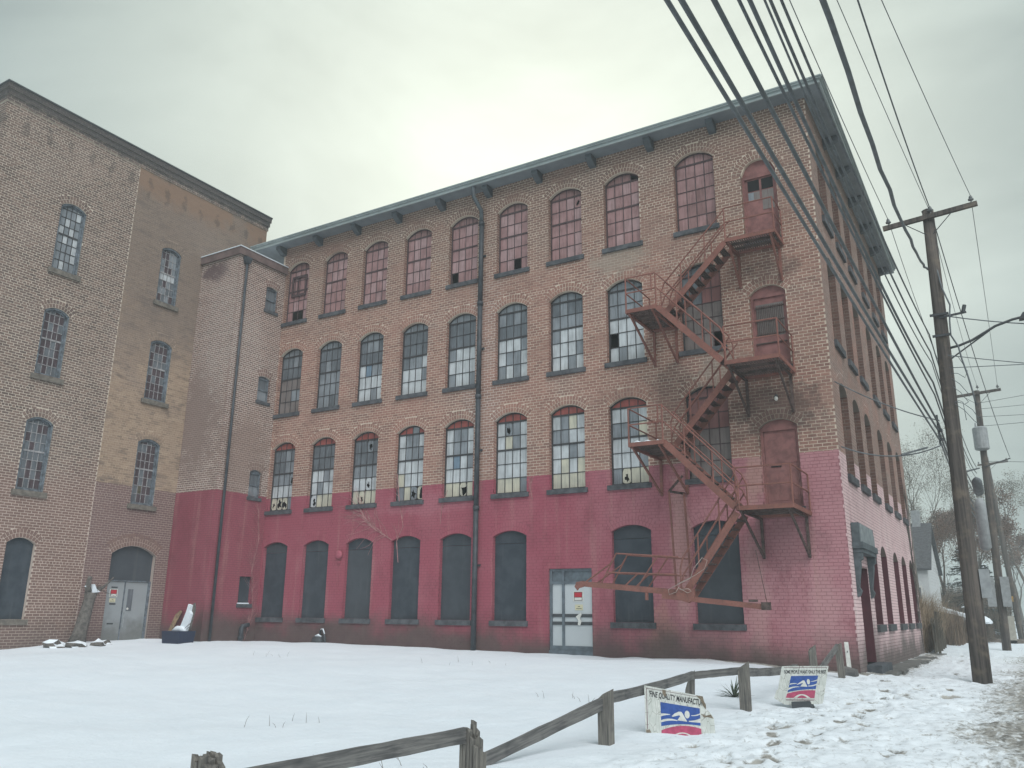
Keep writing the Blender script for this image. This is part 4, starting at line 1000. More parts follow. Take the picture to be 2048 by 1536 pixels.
for x, y in ((-4.40, -.62), (-4.16, -.10)):
    b = MB(); b.bar((x - .02, y, 4.86), (x + .08, y, 2.15), .05, .03, (0, 1, 0)); b.build('hanger', M['rust'], fe)
b = MB(); b.bar((-4.42, -.62, 4.86), (-4.2, -.02, 4.86), .06, .06); b.bar((-4.42, -.62, 4.86), (-4.22, -.06, 5.35), .05, .05); b.build('hanger_bracket', M['rust_dk'], fe)
rp = MB()
rp.tube([(-3.1, -2.05, 2.95), (-3.32, -2.07, 2.7), (-3.42, -2.08, 2.45), (-3.75, -2.1, 2.30), (-4.0, -2.1, 2.18), (-3.98, -2.1, 2.06), (-3.8, -2.1, 2.12), (-3.72, -2.1, 2.24)], .008, 5)
rp.tube([(-3.12, -2.05, 2.95), (-2.98, -2.05, 2.88), (-3.05, -2.06, 2.68), (-3.3, -2.08, 2.52), (-3.75, -2.1, 2.32)], .007, 5)
rp.tube([(-3.72, -2.1, 2.22), (-3.5, -2.1, 2.1), (-3.4, -2.1, 2.14), (-3.48, -2.1, 2.2), (-3.7, -2.1, 2.18)], .009, 5)
tag(rp.build('rope', M['rope'], None, True), 'pale rope looped around the pivot of the raised drop stair', 'rope')

# ------------------------------------------------------------------ dry vines on the wall
def vine(pts, r, rg, spread, n, name_label, fr, ln):
    mb = MB(); mb.tube([fr.p(u, v, .014) for u, v in pts], r, 4)
    for i in range(n):
        t = rg.random() * (len(pts) - 1.001); k = int(t); f = t - k
        u = pts[k][0] * (1 - f) + pts[k + 1][0] * f; v = pts[k][1] * (1 - f) + pts[k + 1][1] * f
        a = rg.uniform(*spread); q = [(u, v)]
        for s in range(5):
            a += rg.uniform(-.35, .35); l = ln * rg.uniform(.5, 1.2) / 5
            q.append((q[-1][0] + math.cos(a) * l, q[-1][1] + math.sin(a) * l))
        mb.tube([fr.p(x, y, .014) for x, y in q], [r * .7, r * .6, r * .5, r * .4, r * .35, r * .25], 3, cap=False)
    return tag(mb.build('vine', M['vine']), name_label, 'vine')
rg = random.Random(3)
vine([(-14.6, 3.95), (-15.4, 4.35), (-15.9, 4.8), (-16.1, 5.1)], .016, rg, (1.7, 3.6), 34, 'bare fan shaped vine spreading left above the second and third boarded windows', FR, 1.3)
vine([(-14.3, 3.2), (-14.4, 3.9), (-14.15, 4.4), (-14.35, 5.2), (-14.5, 6.2)], .013, rg, (1.0, 2.3), 10, 'thin bare vine climbing between the third and fourth boarded windows', FR, .8)
vine([(-10.0 + .9, 5.0), (-9.2, 5.4), (-9.05, 5.75)], .009, rg, (1.2, 2.2), 4, 'short vine stem hanging below the window right of the long downpipe', FR, .4)
vine([(-12.6, 4.4), (-12.55, 5.0), (-12.35, 5.5)], .009, rg, (1.2, 2.2), 4, 'short vine stem hanging below the window left of the long downpipe', FR, .5)
vine([(-.5, .5), (-.2, 1.6), (-.42, 3.0), (-.2, 4.2), (-.35, 5.3)], .006, rg, (.9, 2.5), 70, 'web of dry vine stems over the painted side of the stair tower', TS, .9)
SV = random.Random(5)
vine([(14.6, .3), (14.5, 2.2), (14.3, 4.2), (14.45, 6.0)], .025, SV, (.9, 2.3), 70, 'dark vine climbing the far corner of the factory side wall', SD, 1.4).data.materials[0] = M['bark']

# ------------------------------------------------------------------ things at the foot of the left buildings
tk = thing('cut_tree', 'pollarded grey tree trunk with snow on its cut crown beside the steel door', 'tree')
mb = MB(); gx, gy = -22.35, -5.95
mb.tube([(gx, gy, .45), (gx + .02, gy + .05, .8), (gx + .02, gy + .15, 1.4), (gx + .0, gy + .24, 1.9), (gx, gy + .27, 2.1)], [.30, .22, .19, .17, .2], 10)
mb.tube([(gx, gy + .2, 2.05), (gx, gy + .12, 2.3), (gx, gy + .16, 2.62)], [.12, .09, .07], 7); mb.tube([(gx, gy + .3, 2.05), (gx, gy + .5, 2.2), (gx, gy + .7, 2.32), (gx, gy + 1.0, 2.62)], [.1, .07, .04, .02], 6); mb.build('trunk', M['bark'], tk, True)
mb = MB(); rg = random.Random(9)
for i in range(26):
    a = rg.uniform(0, 2 * PI); p = Vector((gx, gy + .35, 2.2)); q = p + Vector((.25 * math.cos(a), rg.uniform(.0, .6), rg.uniform(-.25, .3))); mb.tube([p, (p + q) / 2 + Vector((0, 0, .05)), q], [.012, .009, .004], 3)
mb.build('crown', M['twig'], tk)
mb = MB(); mb.prism([(gx - .08, gy + .22, 2.1), (gx - .08, gy + .5, 2.14), (gx - .08, gy + .36, 2.22), (gx - .08, gy + .27, 2.38)], (.22, 0, 0)); mb.tube([(gx, gy + .06, 2.28), (gx, gy + .08, 2.34)], [.05, .02], 6); mb.build('snow_cap', M['snowcap'], tk)
def rock(cx, cy, r, sd, snow=True):
    bm = bmesh.new(); bmesh.ops.create_icosphere(bm, subdivisions=2, radius=1)
    for v in bm.verts:
        n = mnoise.noise(v.co * 1.3 + Vector((sd, sd, sd))); v.co *= (1 + .75 * n); v.co = Vector((v.co.x * r * 1.2, v.co.y * r * 1.4, v.co.z * r * .8))
        v.co += Vector((cx, cy, HS(cx, cy) + r * .02))
    me = bpy.data.meshes.new('rock'); bm.to_mesh(me); bm.free(); me.materials.append(M['bark']); me.materials.append(M['snowcap'])
    for p in me.polygons:
        if snow and p.normal.z > .45: p.material_index = 1
    return link('rock', me)
RL = ['snowy dark rock furthest left at the foot of the cut tree', 'snowy rock right in front of the cut tree', 'small snowy rock at the right foot of the cut tree', 'broken snowy rock between the cut tree and the steel door']
for (x, y, r, sd), lb in zip(((-22.2, -6.75, .25, 1), (-21.9, -6.2, .22, 2), (-21.9, -5.5, .2, 5), (-22.1, -5.15, .18, 7)), RL): tag(rock(x, y, r, sd), lb, 'rock', 'snowy rocks around the cut tree')
pb = thing('planter_tub', 'dark blue square tub heaped with snow beside the crimson tower', 'planter')
tx, ty = -21.0, -3.2; bz = H(tx, ty)
mb = MB(); mb.box8([(tx - .40, ty - .3, bz - .1), (tx + .40, ty - .3, bz - .1), (tx + .40, ty + .3, bz - .1), (tx - .40, ty + .3, bz - .1), (tx - .44, ty - .34, bz + .36), (tx + .44, ty - .34, bz + .36), (tx + .44, ty + .34, bz + .36), (tx - .44, ty + .34, bz + .36)])
mb.build('tub', simple('tub_navy', (.018, .026, .055), .5), pb)
mb = MB(); mb.tube([(tx - .3, ty, bz + .34), (tx - .1, ty, bz + .42), (tx + .15, ty, bz + .42), (tx + .36, ty, bz + .36)], [.06, .11, .1, .06], 8); mb.build('snow_cap', M['snowcap'], pb, True)
mb = MB(); mb.tube([(tx - .3, ty, bz + .4), (tx - .42, ty, bz + .58)], .008, 4); mb.tube([(tx + .2, ty, bz + .4), (tx + .62, ty - .05, bz + .62)], .01, 4); mb.tube([(tx + .25, ty, bz + .35), (tx + .5, ty, bz + .5)], .008, 4); mb.build('twig', M['twig'], pb)
mb = MB(); mb.prism([(tx - .12, ty + .05, bz + .36), (tx + .28, ty + .05, bz + .36), (tx + .36, ty + .05, bz + .62), (tx + .44, ty + .05, bz + .92), (tx + .36, ty + .05, bz + 1.02), (tx + .40, ty + .05, bz + 1.2), (tx + .27, ty + .05, bz + 1.24), (tx + .18, ty + .05, bz + .95), (tx + .02, ty + .05, bz + .6)], (0, .1, 0))
sb_ = mb.build('snowy_slab', M['snowcap']); tag(sb_, 'upright jagged slab crusted with snow standing in the blue tub', 'slab')
mb = MB(); mb.prism([(tx - .02, ty + .15, bz + .36), (tx + .36, ty + .15, bz + .36), (tx + .45, ty + .15, bz + .75), (tx + .53, ty + .15, bz + 1.05), (tx + .47, ty + .15, bz + 1.28), (tx + .34, ty + .15, bz + 1.22)], (0, .03, 0)); mb.build('backing_board', M['bark'], sb_)
mb = MB(); mb.prism([(-22.35, -2.75, .5), (-22.2, -2.75, .5), (-21.85, -2.47, 1.55), (-21.98, -2.47, 1.58), (-22.15, -2.5, 1.45)], (0.02, -.03, 0))
tag(mb.build('leaning_board', simple('tan_plywood', (.22, .155, .095), .8, var=.35, scale=8)), 'narrow tan board leaning against the crimson tower', 'board')

# ------------------------------------------------------------------ rail fence beside the lot
rf = thing('rail_fence', 'broken old timber rail fence along the edge of the snowy lot', 'fence')
def post(x, y, h, w=.15, sheer=.12, broken_top=False, lean=(0, 0), seed=0):
    rg = random.Random(seed); z = HS(x, y); mb = MB(); n = 6 if broken_top else 1
    if not broken_top:
        a = w / 2; t = (lean[0], lean[1])
        mb.box8([(x - a, y - a, z - .2), (x + a, y - a, z - .2), (x + a, y + a, z - .2), (x - a, y + a, z - .2), (x - a + t[0], y - a + t[1], z + h - sheer), (x + a + t[0], y - a + t[1], z + h - sheer * .2), (x + a + t[0], y + a + t[1], z + h), (x - a + t[0], y + a + t[1], z + h - sheer * .6)])
        mb.f = [f for f in mb.f]
    else:
        for i in range(5):
            for j in range(3):
                x0 = x - w / 2 + w * i / 5; y0 = y - w / 2 + w * j / 3
                hh = h - rg.uniform(0, sheer) - (.12 if i == 4 else 0)
                mb.box8([(x0, y0, z - .2), (x0 + w / 5.1, y0, z - .2), (x0 + w / 5.1, y0 + w / 3.1, z - .2), (x0, y0 + w / 3.1, z - .2), (x0 + .004, y0, z + hh), (x0 + w / 5.4, y0, z + hh - rg.uniform(0, .05)), (x0 + w / 5.4, y0 + w / 3.3, z + hh - rg.uniform(0, .05)), (x0, y0 + w / 3.3, z + hh - rg.uniform(0, .04))])
    return mb.build('post', M['wood_post'], rf)
def rail(p, q, h=.13, t=.05, sag=0.0):
    mb = MB(); p, q = Vector(p), Vector(q); L = (q - p).length; d = (q - p).normalized(); a = Vector((0, 0, 1)).cross(d).normalized(); b = d.cross(a)
    R = Matrix((d, a, b)).transposed().to_4x4(); n = 10; rg = random.Random(int(L * 100))
    for i in range(n + 1):
        s = i / n; k = 1 - .12 * rg.random(); z = -sag * 4 * s * (1 - s)
        o = len(mb.v)
        for yy, zz in ((-t / 2, -h / 2 * k), (t / 2, -h / 2 * k), (t / 2, h / 2 * k), (-t / 2, h / 2 * k)): mb.v.append((s * L, yy, zz + z))
        if i:
            for j in range(4): mb.f.append((o - 4 + j, o - 4 + (j + 1) % 4, o + (j + 1) % 4, o + j)); mb.mi.append(0)
    mb.f += [(3, 2, 1, 0), tuple(len(mb.v) - 4 + j for j in range(4))]; mb.mi += [0, 0]
    o = mb.build('rail', M['wood_rail'], rf); o.matrix_local = Matrix.Translation(p) @ R; return o
post(-.90, -18.55, .64, .17, .07, True, seed=1)
post(-.52, -16.12, .66, .17, .13, True, seed=2)
post(-.93, -12.57, .63, .15, .12, seed=3)
post(-1.19, -8.86, .58, .13, .3, lean=(.03, .02), seed=4)
post(-.37, -8.54, .74, .15, .16, seed=5)
post(-.34, -5.10, .46, .14, .2, True, seed=6)
post(-.18, -4.22, .76, .13, .14, lean=(-.02, 0), seed=7)
post(-.06, -2.05, .74, .13, .1, lean=(-.03, .02), seed=8)
rail((-.86, -18.5, .52), (-.56, -16.18, .575), .125)
rail((-1.5, -14.75, .03), (-.95, -12.62, .52), .14)
rail((-.94, -12.5, .57), (-1.10, -8.86, .64), .13, sag=.02)
rail((-1.12, -8.8, .63), (-.40, -8.52, .72), .12)
rail((-.37, -8.5, .70), (-.34, -5.1, .60), .14, sag=.03)
rail((-.18, -4.15, .42), (-.10, -2.1, .92), .13)
STK = thing('stake', 'thin white stake standing against the corner of the factory', 'stake')
mb = MB(); mb.box8([(-.2, -.55, .1), (-.1, -.55, .1), (-.1, -.51, .1), (-.2, -.51, .1), (-.24, -.42, .98), (-.15, -.42, .98), (-.15, -.39, .98), (-.24, -.39, .98)]); mb.build('stake_wood', M['white'], STK)
mb = MB(); mb.box(-.185, -.165, -.49, -.48, .74, .78); mb.build('nail', M['metal_dark'], STK)
mb = MB(); mb.box8([(-.25, -1.3, .1), (.12, -1.35, .1), (.15, -.95, .1), (-.2, -.9, .1), (-.22, -1.28, .42), (.1, -1.3, .38), (.1, -1.0, .4), (-.18, -.95, .46)])
tag(mb.build('timber_block', M['wood_rail']), 'squat dark timber block in the snow at the far end of the rail fence', 'block')

# ------------------------------------------------------------------ painted signs
def text_part(txt, size, width, pos, ang, mat, parent, name):
    cu = bpy.data.curves.new(name, 'FONT'); cu.body = txt; cu.size = size; cu.extrude = .0008; cu.offset = .022 * size
    o = bpy.data.objects.new(name, cu); COL.objects.link(o); bpy.context.view_layer.update()
    me = bpy.data.meshes.new_from_object(o.evaluated_get(bpy.context.evaluated_depsgraph_get())); bpy.data.objects.remove(o)
    xsv = [v.co.x for v in me.vertices]; k = width / (max(xsv) - min(xsv)); x0 = min(xsv)
    c, s = math.cos(ang), math.sin(ang)
    for v in me.vertices:
        x, y = (v.co.x - x0) * k, v.co.y
        v.co = Vector((pos[0] + x * c - y * s, pos[1] + x * s + y * c, pos[2] + v.co.z))
    me.materials.clear(); me.materials.append(mat)
    return link(name, me, parent)
def sign_face(name, label, base, outline, scale, ox, oy, lean, panels, texts, thick=.018):
    t = thing(name, label, 'sign', None)
    d = Vector((CAM.x - base[0], CAM.y - base[1], 0)).normalized(); right = Vector((-d.y, d.x, 0)); up = (Vector((0, 0, 1)) - d * lean).normalized()
    n = right.cross(up).normalized()
    t.matrix_world = Matrix.Translation(base) @ Matrix((right, up, n)).transposed().to_4x4()
    L = lambda x, y: ((x - ox) * scale, (oy - y) * scale)
    mb = MB(); pts = [(*L(x, y), 0) for x, y in outline]; mb.prism([Vector((a, b, -thick)) for a, b, _ in pts][::-1], (0, 0, thick)); mb.build('panel', SIGN_M, t)
    for nm, mat, poly, lv in panels:
        mb = MB(); mb.prism([Vector((*L(x, y), .0012 * lv)) for x, y in poly][::-1], (0, 0, .0012)); mb.build(nm, mat, t)
    for nm, txt, px, py, size, wpx, ang, mat in texts: text_part(txt, size * scale, wpx * scale, (*L(px, py), .0015), ang, mat, t, nm)
    return t
def sign_mat():
    k = NT('cracked_sign_paint'); v = k.obj(); f = k.noise(9, 5, .6, v=v); vo = k.n('ShaderNodeTexVoronoi', feature='DISTANCE_TO_EDGE'); k.set(vo, 'Vector', k.scaled(v, (1.6, .6, 1))); k.set(vo, 'Scale', 11.0)
    c = k.mix(k.rng(f, .4, .7), (.50, .525, .49), (.61, .625, .59)); c = k.mix(k.rng(vo.outputs['Distance'], .03, .0, 0, .75), c, (.12, .11, .08)); c = k.mix(k.rng(k.noise(5, 4, .7, v=v), .62, .75, 0, .8), c, (.22, .19, .13)); k.col(c); k.rough(.8); return k.m
SIGN_M = sign_mat()
BLUE = simple('sign_blue', (.035, .085, .29), .7, var=.15, scale=20); PINK = simple('sign_crimson', (.40, .07, .135), .7, var=.15, scale=20); SWH = simple('sign_white', (.58, .59, .55), .75, var=.1, scale=20); EDGE = simple('sign_border_plum', (.16, .08, .10), .7); BARE = simple('sign_bare_wood', (.17, .14, .105), .9, var=.3, scale=15)
def arcp(x0, x1, y0, yc, y1, n=10): return [((1 - t) ** 2 * x0 + 2 * t * (1 - t) * (x0 + x1) / 2 + t * t * x1, (1 - t) ** 2 * y0 + 2 * t * (1 - t) * yc + t * t * y1) for t in [i / n for i in range(n + 1)]]
swim1 = [('blue_field', BLUE, [(555, 605), (1455, 725), (1455, 1100)] + arcp(1455, 555, 1100, 1040, 1130)[1:], 1),
         ('wave', SWH, arcp(555, 770, 855, 850, 870) + arcp(770, 555, 880, 880, 920), 2),
         ('wave', SWH, arcp(1250, 1455, 880, 880, 830) + arcp(1455, 1250, 860, 905, 890), 2),
         ('wave', SWH, arcp(555, 930, 1000, 930, 995) + arcp(930, 555, 1010, 985, 1050), 2),
         ('wave', SWH, arcp(1190, 1455, 1000, 1000, 940) + arcp(1455, 1190, 1035, 1030, 1020), 2),
         ('swimmer_arm', SWH, [(800, 910), (870, 850), (970, 805), (1030, 810), (1060, 850), (1155, 1020), (930, 995), (1000, 900), (975, 885), (830, 922)], 3),
         ('swimmer_head', SWH, [(1160 + 58 * math.cos(a), 865 + 85 * math.sin(a)) for a in [2 * PI * i / 16 for i in range(16)]], 3),
         ('crimson_field', PINK, arcp(555, 1465, 1220, 1030, 1165) + [(1465, 1330), (1330, 1345), (1000, 1365), (800, 1330), (555, 1320)], 1),
         ('arch_line', SWH, arcp(800, 1290, 1335, 1165, 1350) + arcp(1240, 850, 1355, 1210, 1340), 2),
         ('border', EDGE, [(235, 295), (1390, 465), (1390, 473), (245, 305), (245, 1200), (228, 1200)], 1),
         ('bare_patch', BARE, [(1380, 440), (1540, 458), (1560, 560), (1600, 640), (1600, 740), (1550, 690), (1510, 600), (1470, 520)], 2),
         ('bare_patch', BARE, [(610, 330), (690, 340), (690, 470), (650, 490), (610, 400)], 2),
         ('bare_patch', BARE, [(205, 1215), (290, 1210), (330, 1330), (260, 1330), (205, 1280)], 2),
         ('bare_patch', BARE, [(1480, 840), (1590, 880), (1700, 850), (1755, 940), (1620, 905), (1540, 920)], 2)]
sb = (-.90, -11.40, HS(-.9, -11.4) - .01)
sign_face('painted_sign', 'broken white sign reading FINE QUALITY MANUFACTUR with a blue swimmer emblem', sb,
          [(190, 240), (1540, 458), (1565, 560), (1605, 640), (1600, 740), (1660, 780), (1720, 855), (1765, 930), (1785, 1420), (190, 1460)], .000568, 190, 1300, .12, swim1,
          [('lettering', '’FINE QUALITY MANUFACTUR', 285, 480, 175, 1270, -math.radians(8.3), M['ink'])])
swim2 = [('blue_field', BLUE, [(615, 515), (1340, 480), (1245, 840)] + arcp(1245, 490, 840, 850, 945)[1:], 1),
         ('wave', SWH, arcp(565, 750, 720, 690, 705) + arcp(750, 555, 720, 715, 750), 2),
         ('wave', SWH, arcp(1130, 1325, 640, 630, 575) + arcp(1320, 1130, 605, 650, 648), 2),
         ('wave', SWH, arcp(520, 820, 835, 770, 790) + arcp(820, 500, 800, 800, 895), 2),
         ('wave', SWH, arcp(1050, 1290, 755, 755, 690) + arcp(1285, 1050, 730, 780, 775), 2),
         ('swimmer_arm', SWH, [(750, 745), (770, 720), (925, 620), (960, 620), (1030, 785), (835, 785), (915, 700), (905, 690)], 3),
         ('swimmer_head', SWH, [(1067 + 42 * math.cos(a), 650 + 72 * math.sin(a)) for a in [2 * PI * i / 16 for i in range(16)]], 3),
         ('crimson_field', PINK, arcp(470, 1235, 985, 860, 875) + [(1190, 1080), (430, 1095)], 1),
         ('arch_line', SWH, arcp(640, 1090, 1090, 880, 1085) + arcp(1000, 730, 1083, 950, 1088), 2),
         ('border', EDGE, [(440, 285), (1600, 250), (1600, 262), (445, 297)], 1),
         ('lettering_remnant', EDGE, [(430, 1140), (1180, 1120), (1178, 1140), (430, 1160)], 1)]
sign_face('painted_sign', 'tilted whole white sign reading SOME PEOPLE WANT ONLY THE BEST', (-.12, -7.75, HS(0, -7.8) + .0),
          [(385, 255), (1640, 218), (1400, 1210), (1240, 1240), (1000, 1235), (740, 1310), (380, 1270), (115, 1118), (190, 905), (235, 870)], .000585, 115, 1320, .1, swim2,
          [('lettering', 'SOME PEOPLE WANT ONLY THE BEST', 440, 450, 125, 1130, math.radians(1.6), M['ink'])])
mb = MB(); mb.box8([(.16, -7.75, .0), (.5, -7.6, .0), (.5, -7.4, .0), (.16, -7.55, .0), (.16, -7.78, .22), (.42, -7.66, .24), (.42, -7.5, .24), (.16, -7.62, .22)])
tag(mb.build('sign_footing', M['metal_dark']), 'dark broken footing in the snow under the tilted sign', 'footing')

# yucca and dry stalks
yc = thing('yucca_plant', 'spiky green yucca poking out of the snow by the fence', 'plant')
rg = random.Random(21); yx, yy = -.98, -7.1; yz = HS(yx, yy)
YM = simple('yucca_leaf', (.075, .10, .065), .6, var=.35, scale=20)
for i in range(26):
    a = rg.uniform(0, 2 * PI); e = rg.uniform(.15, 1.35); l = rg.uniform(.28, .42); mb = MB()
    d = Vector((math.cos(a) * math.cos(e), math.sin(a) * math.cos(e), math.sin(e))); s = d.cross(Vector((0, 0, 1))).normalized() * .016
    p = Vector((yx, yy, yz)); m_ = p + d * l * .5; q = p + d * l - Vector((0, 0, .06 * math.cos(e)))
    mb.add([p - s * .7, p + s * .7, m_ + s, m_ - s, q, m_ - Vector((0, 0, .008))], [(0, 1, 2, 5), (0, 5, 3), (3, 5, 4), (5, 2, 4), (0, 3, 2, 1)]); mb.build('leaf', YM, yc)
mb = MB(); rg = random.Random(22)
CL = [(-3.5, -16.6), (-2.2, -15.2), (-5.5, -13.5), (-8.5, -4.6), (-14.5, -5.2), (-3.2, -9.0)]
for i in range(44):
    c_ = CL[i % 6]; x, y = c_[0] + rg.gauss(0, .45), c_[1] + rg.gauss(0, .35)
    z = HS(x, y); a = rg.uniform(0, 2 * PI); l = rg.uniform(.04, .16)
    mb.tube([(x, y, z - .02), (x + .03 * math.cos(a), y + .03 * math.sin(a), z + l * .6), (x + .07 * math.cos(a), y + .07 * math.sin(a), z + l)], [.004, .003, .001], 3, cap=False)
mb.build('dry_grass', M['twig'], None, kind='stuff')

# ------------------------------------------------------------------ utility poles
def insulator(x, y, z, parent):
    mb = MB(); mb.tube([(x, y, z - .02), (x, y, z + .06)], .015, 6); mb.tube([(x, y, z + .05), (x, y, z + .07), (x, y, z + .1), (x, y, z + .12), (x, y, z + .15), (x, y, z + .2)], [.03, .07, .075, .045, .05, .03], 10)
    mb.build('insulator', M['porcelain'], parent)
def pole(x, y, h, lean, r0, r1, label, arm=None, arm_z=None):
    t = thing('utility_pole', label, 'utility pole'); mb = MB(); n = 8
    mb.tube([(x + lean * (i / n), y, -.2 + (h + .2) * i / n) for i in range(n + 1)], [r0 + (r1 - r0) * i / n for i in range(n + 1)], 14); mb.build('shaft', M['wood_pole'], t, True)
    return t
p1 = pole(2.47, 1.97, 12.72, .22,   .225, .15, 'nearest leaning wooden utility pole with a crossarm and street lamp')
AZ, AY = 12.42, 1.78
def crossarm(t, x0, z0, x1, z1, y, cx, cz):
    mb = MB(); mb.bar((x0, y, z0), (x1, y, z1), .10, .13); mb.build('crossarm', M['wood_pole'], t)
    for s in (-1, 1):
        mb = MB(); mb.bar((cx + s * .62, y - .06, cz - .06 + s * .05), (cx + s * .08, y - .03, cz - .55), .03, .015); mb.build('brace', M['metal_dark'], t)
crossarm(p1, 1.5, 12.36, 3.92, 12.55, AY, 2.68, 12.45)
for x, z in ((1.66, 12.44), (2.76, 12.55), (3.78, 12.61)): insulator(x, AY, z, p1)
mb = MB(); mb.tube([(2.68, 1.97, 12.72), (2.68, 1.97, 12.8)], [.16, .02], 10); mb.build('pole_cap', M['metal_grey'], p1)
for z in (9.5, 8.9): 
    mb = MB(); mb.box(2.4, 2.86, 1.73, 1.79, z, z + .06); mb.build('band', M['metal_dark'], p1)
mb = MB(); mb.bar((2.62, 1.8, 9.45), (3.28, 1.8, 9.5), .05, .05); mb.tube([(3.2, 1.8, 9.5), (3.26, 1.8, 9.7)], .05, 8); mb.build('spur_arm', M['metal_dark'], p1)
mb = MB(); mb.tube([(2.3, 1.72, 6.05), (2.3, 1.72, 6.12)], .05, 6); mb.tube([(2.3, 1.72, 6.3), (2.3, 1.72, 6.37)], .05, 6); mb.bar((2.25, 1.73, 5.95), (2.25, 1.73, 6.75), .06, .05); mb.build('cable_bracket', M['metal_dark'], p1)
mb = MB(); mb.box(2.72, 2.95, 1.85, 2.1, 2.05, 2.75); tag(mb.build('utility_box', M['metal_grey']), 'narrow pale grey box on the nearest utility pole', 'box')
sl_ = thing('street_lamp', 'street lamp on a long curved arm fixed to the nearest utility pole', 'street lamp')
mb = MB(); mb.tube([(2.62, 1.95, 8.58), (3.0, 1.9, 8.62), (3.32, 1.9, 8.72), (3.9, 1.9, 9.02), (4.3, 1.9, 9.13), (4.52, 1.9, 9.16)], .035, 8); mb.build('arm', M['metal_dark'], sl_, True)
mb = MB(); mb.tube([(2.62, 1.95, 8.2), (3.1, 1.9, 8.5), (3.75, 1.9, 8.92)], .02, 6); mb.build('stay', M['metal_dark'], sl_)
mb = MB(); mb.prism([(4.45, 1.8, 9.1), (4.55, 1.8, 9.26), (5.0, 1.8, 9.28), (5.2, 1.8, 9.2), (5.1, 1.8, 9.1)], (0, .25, 0)); mb.build('lamp_head', M['metal_dark'], sl_)
p2 = pole(2.55, 25.47, 12.9, .30, .2, .14, 'second wooden utility pole down the street with a grey transformer drum')
crossarm(p2, 1.65, 12.65, 3.95, 12.8, 25.3, 2.85, 12.72)
for x, z in ((1.8, 12.75), (2.92, 12.95), (3.82, 12.86)): insulator(x, 25.3, z, p2)
mb = MB(); mb.tube([(2.75, 25.1, 9.75), (2.75, 25.1, 9.8), (2.75, 25.1, 10.85), (2.75, 25.1, 10.92)], [.3, .34, .34, .26], 16); mb.tube([(2.6, 25.05, 10.9), (2.6, 25.05, 11.15)], [.05, .03], 8); mb.build('transformer', M['metal_grey'], p2)
mb = MB(); mb.bar((2.7, 25.3, 8.9), (3.9, 25.3, 9.25), .06, .05); mb.build('spur_arm', M['metal_dark'], p2)
mb = MB(); mb.box(2.05, 2.42, 25.1, 25.4, 2.1, 3.5); mb.build('cabinet', M['metal_grey'], p2); mb = MB(); mb.box(2.68, 3.06, 25.1, 25.4, 2.1, 3.5); mb.build('cabinet', M['metal_grey'], p2)
mb = MB(); mb.tube([(1.2, 25.25, 8.55), (1.9, 25.1, 8.7), (2.5, 25.2, 8.85), (1.9, 25.3, 8.75), (1.2, 25.25, 8.55)], .035, 6); mb.build('cable_loop', M['cable'], p2)
p3 = pole(3.03, 52.0, 13.75, -.62, .22, .15, 'third wooden utility pole furthest down the street')
crossarm(p3, 1.75, 13.15, 3.85, 13.3, 51.8, 2.45, 13.2)
for x, z in ((1.85, 13.22), (3.75, 13.36)): insulator(x, 51.8, z, p3)
mb = MB(); mb.box(2.45, 2.85, 51.65, 51.75, 2.75, 3.15); tag(mb.build('street_sign', simple('sign_amber', (.45, .27, .06), .6)), 'small amber sign on the third utility pole', 'sign')
mb = MB(); mb.tube([(-.72, 22, 0), (-.78, 22, 7.7)], [.16, .12], 10); tag(mb.build('timber_pole', M['wood_post'], None, True), 'bare grey timber pole without wires behind the factory corner', 'pole')
mb = MB(); mb.tube([(1.0, 38, 0), (1.0, 38, 10.0)], [.16, .12], 8); tag(mb.build('timber_pole', M['wood_post'], None, True), 'distant bare pole between the first and second utility poles', 'pole')

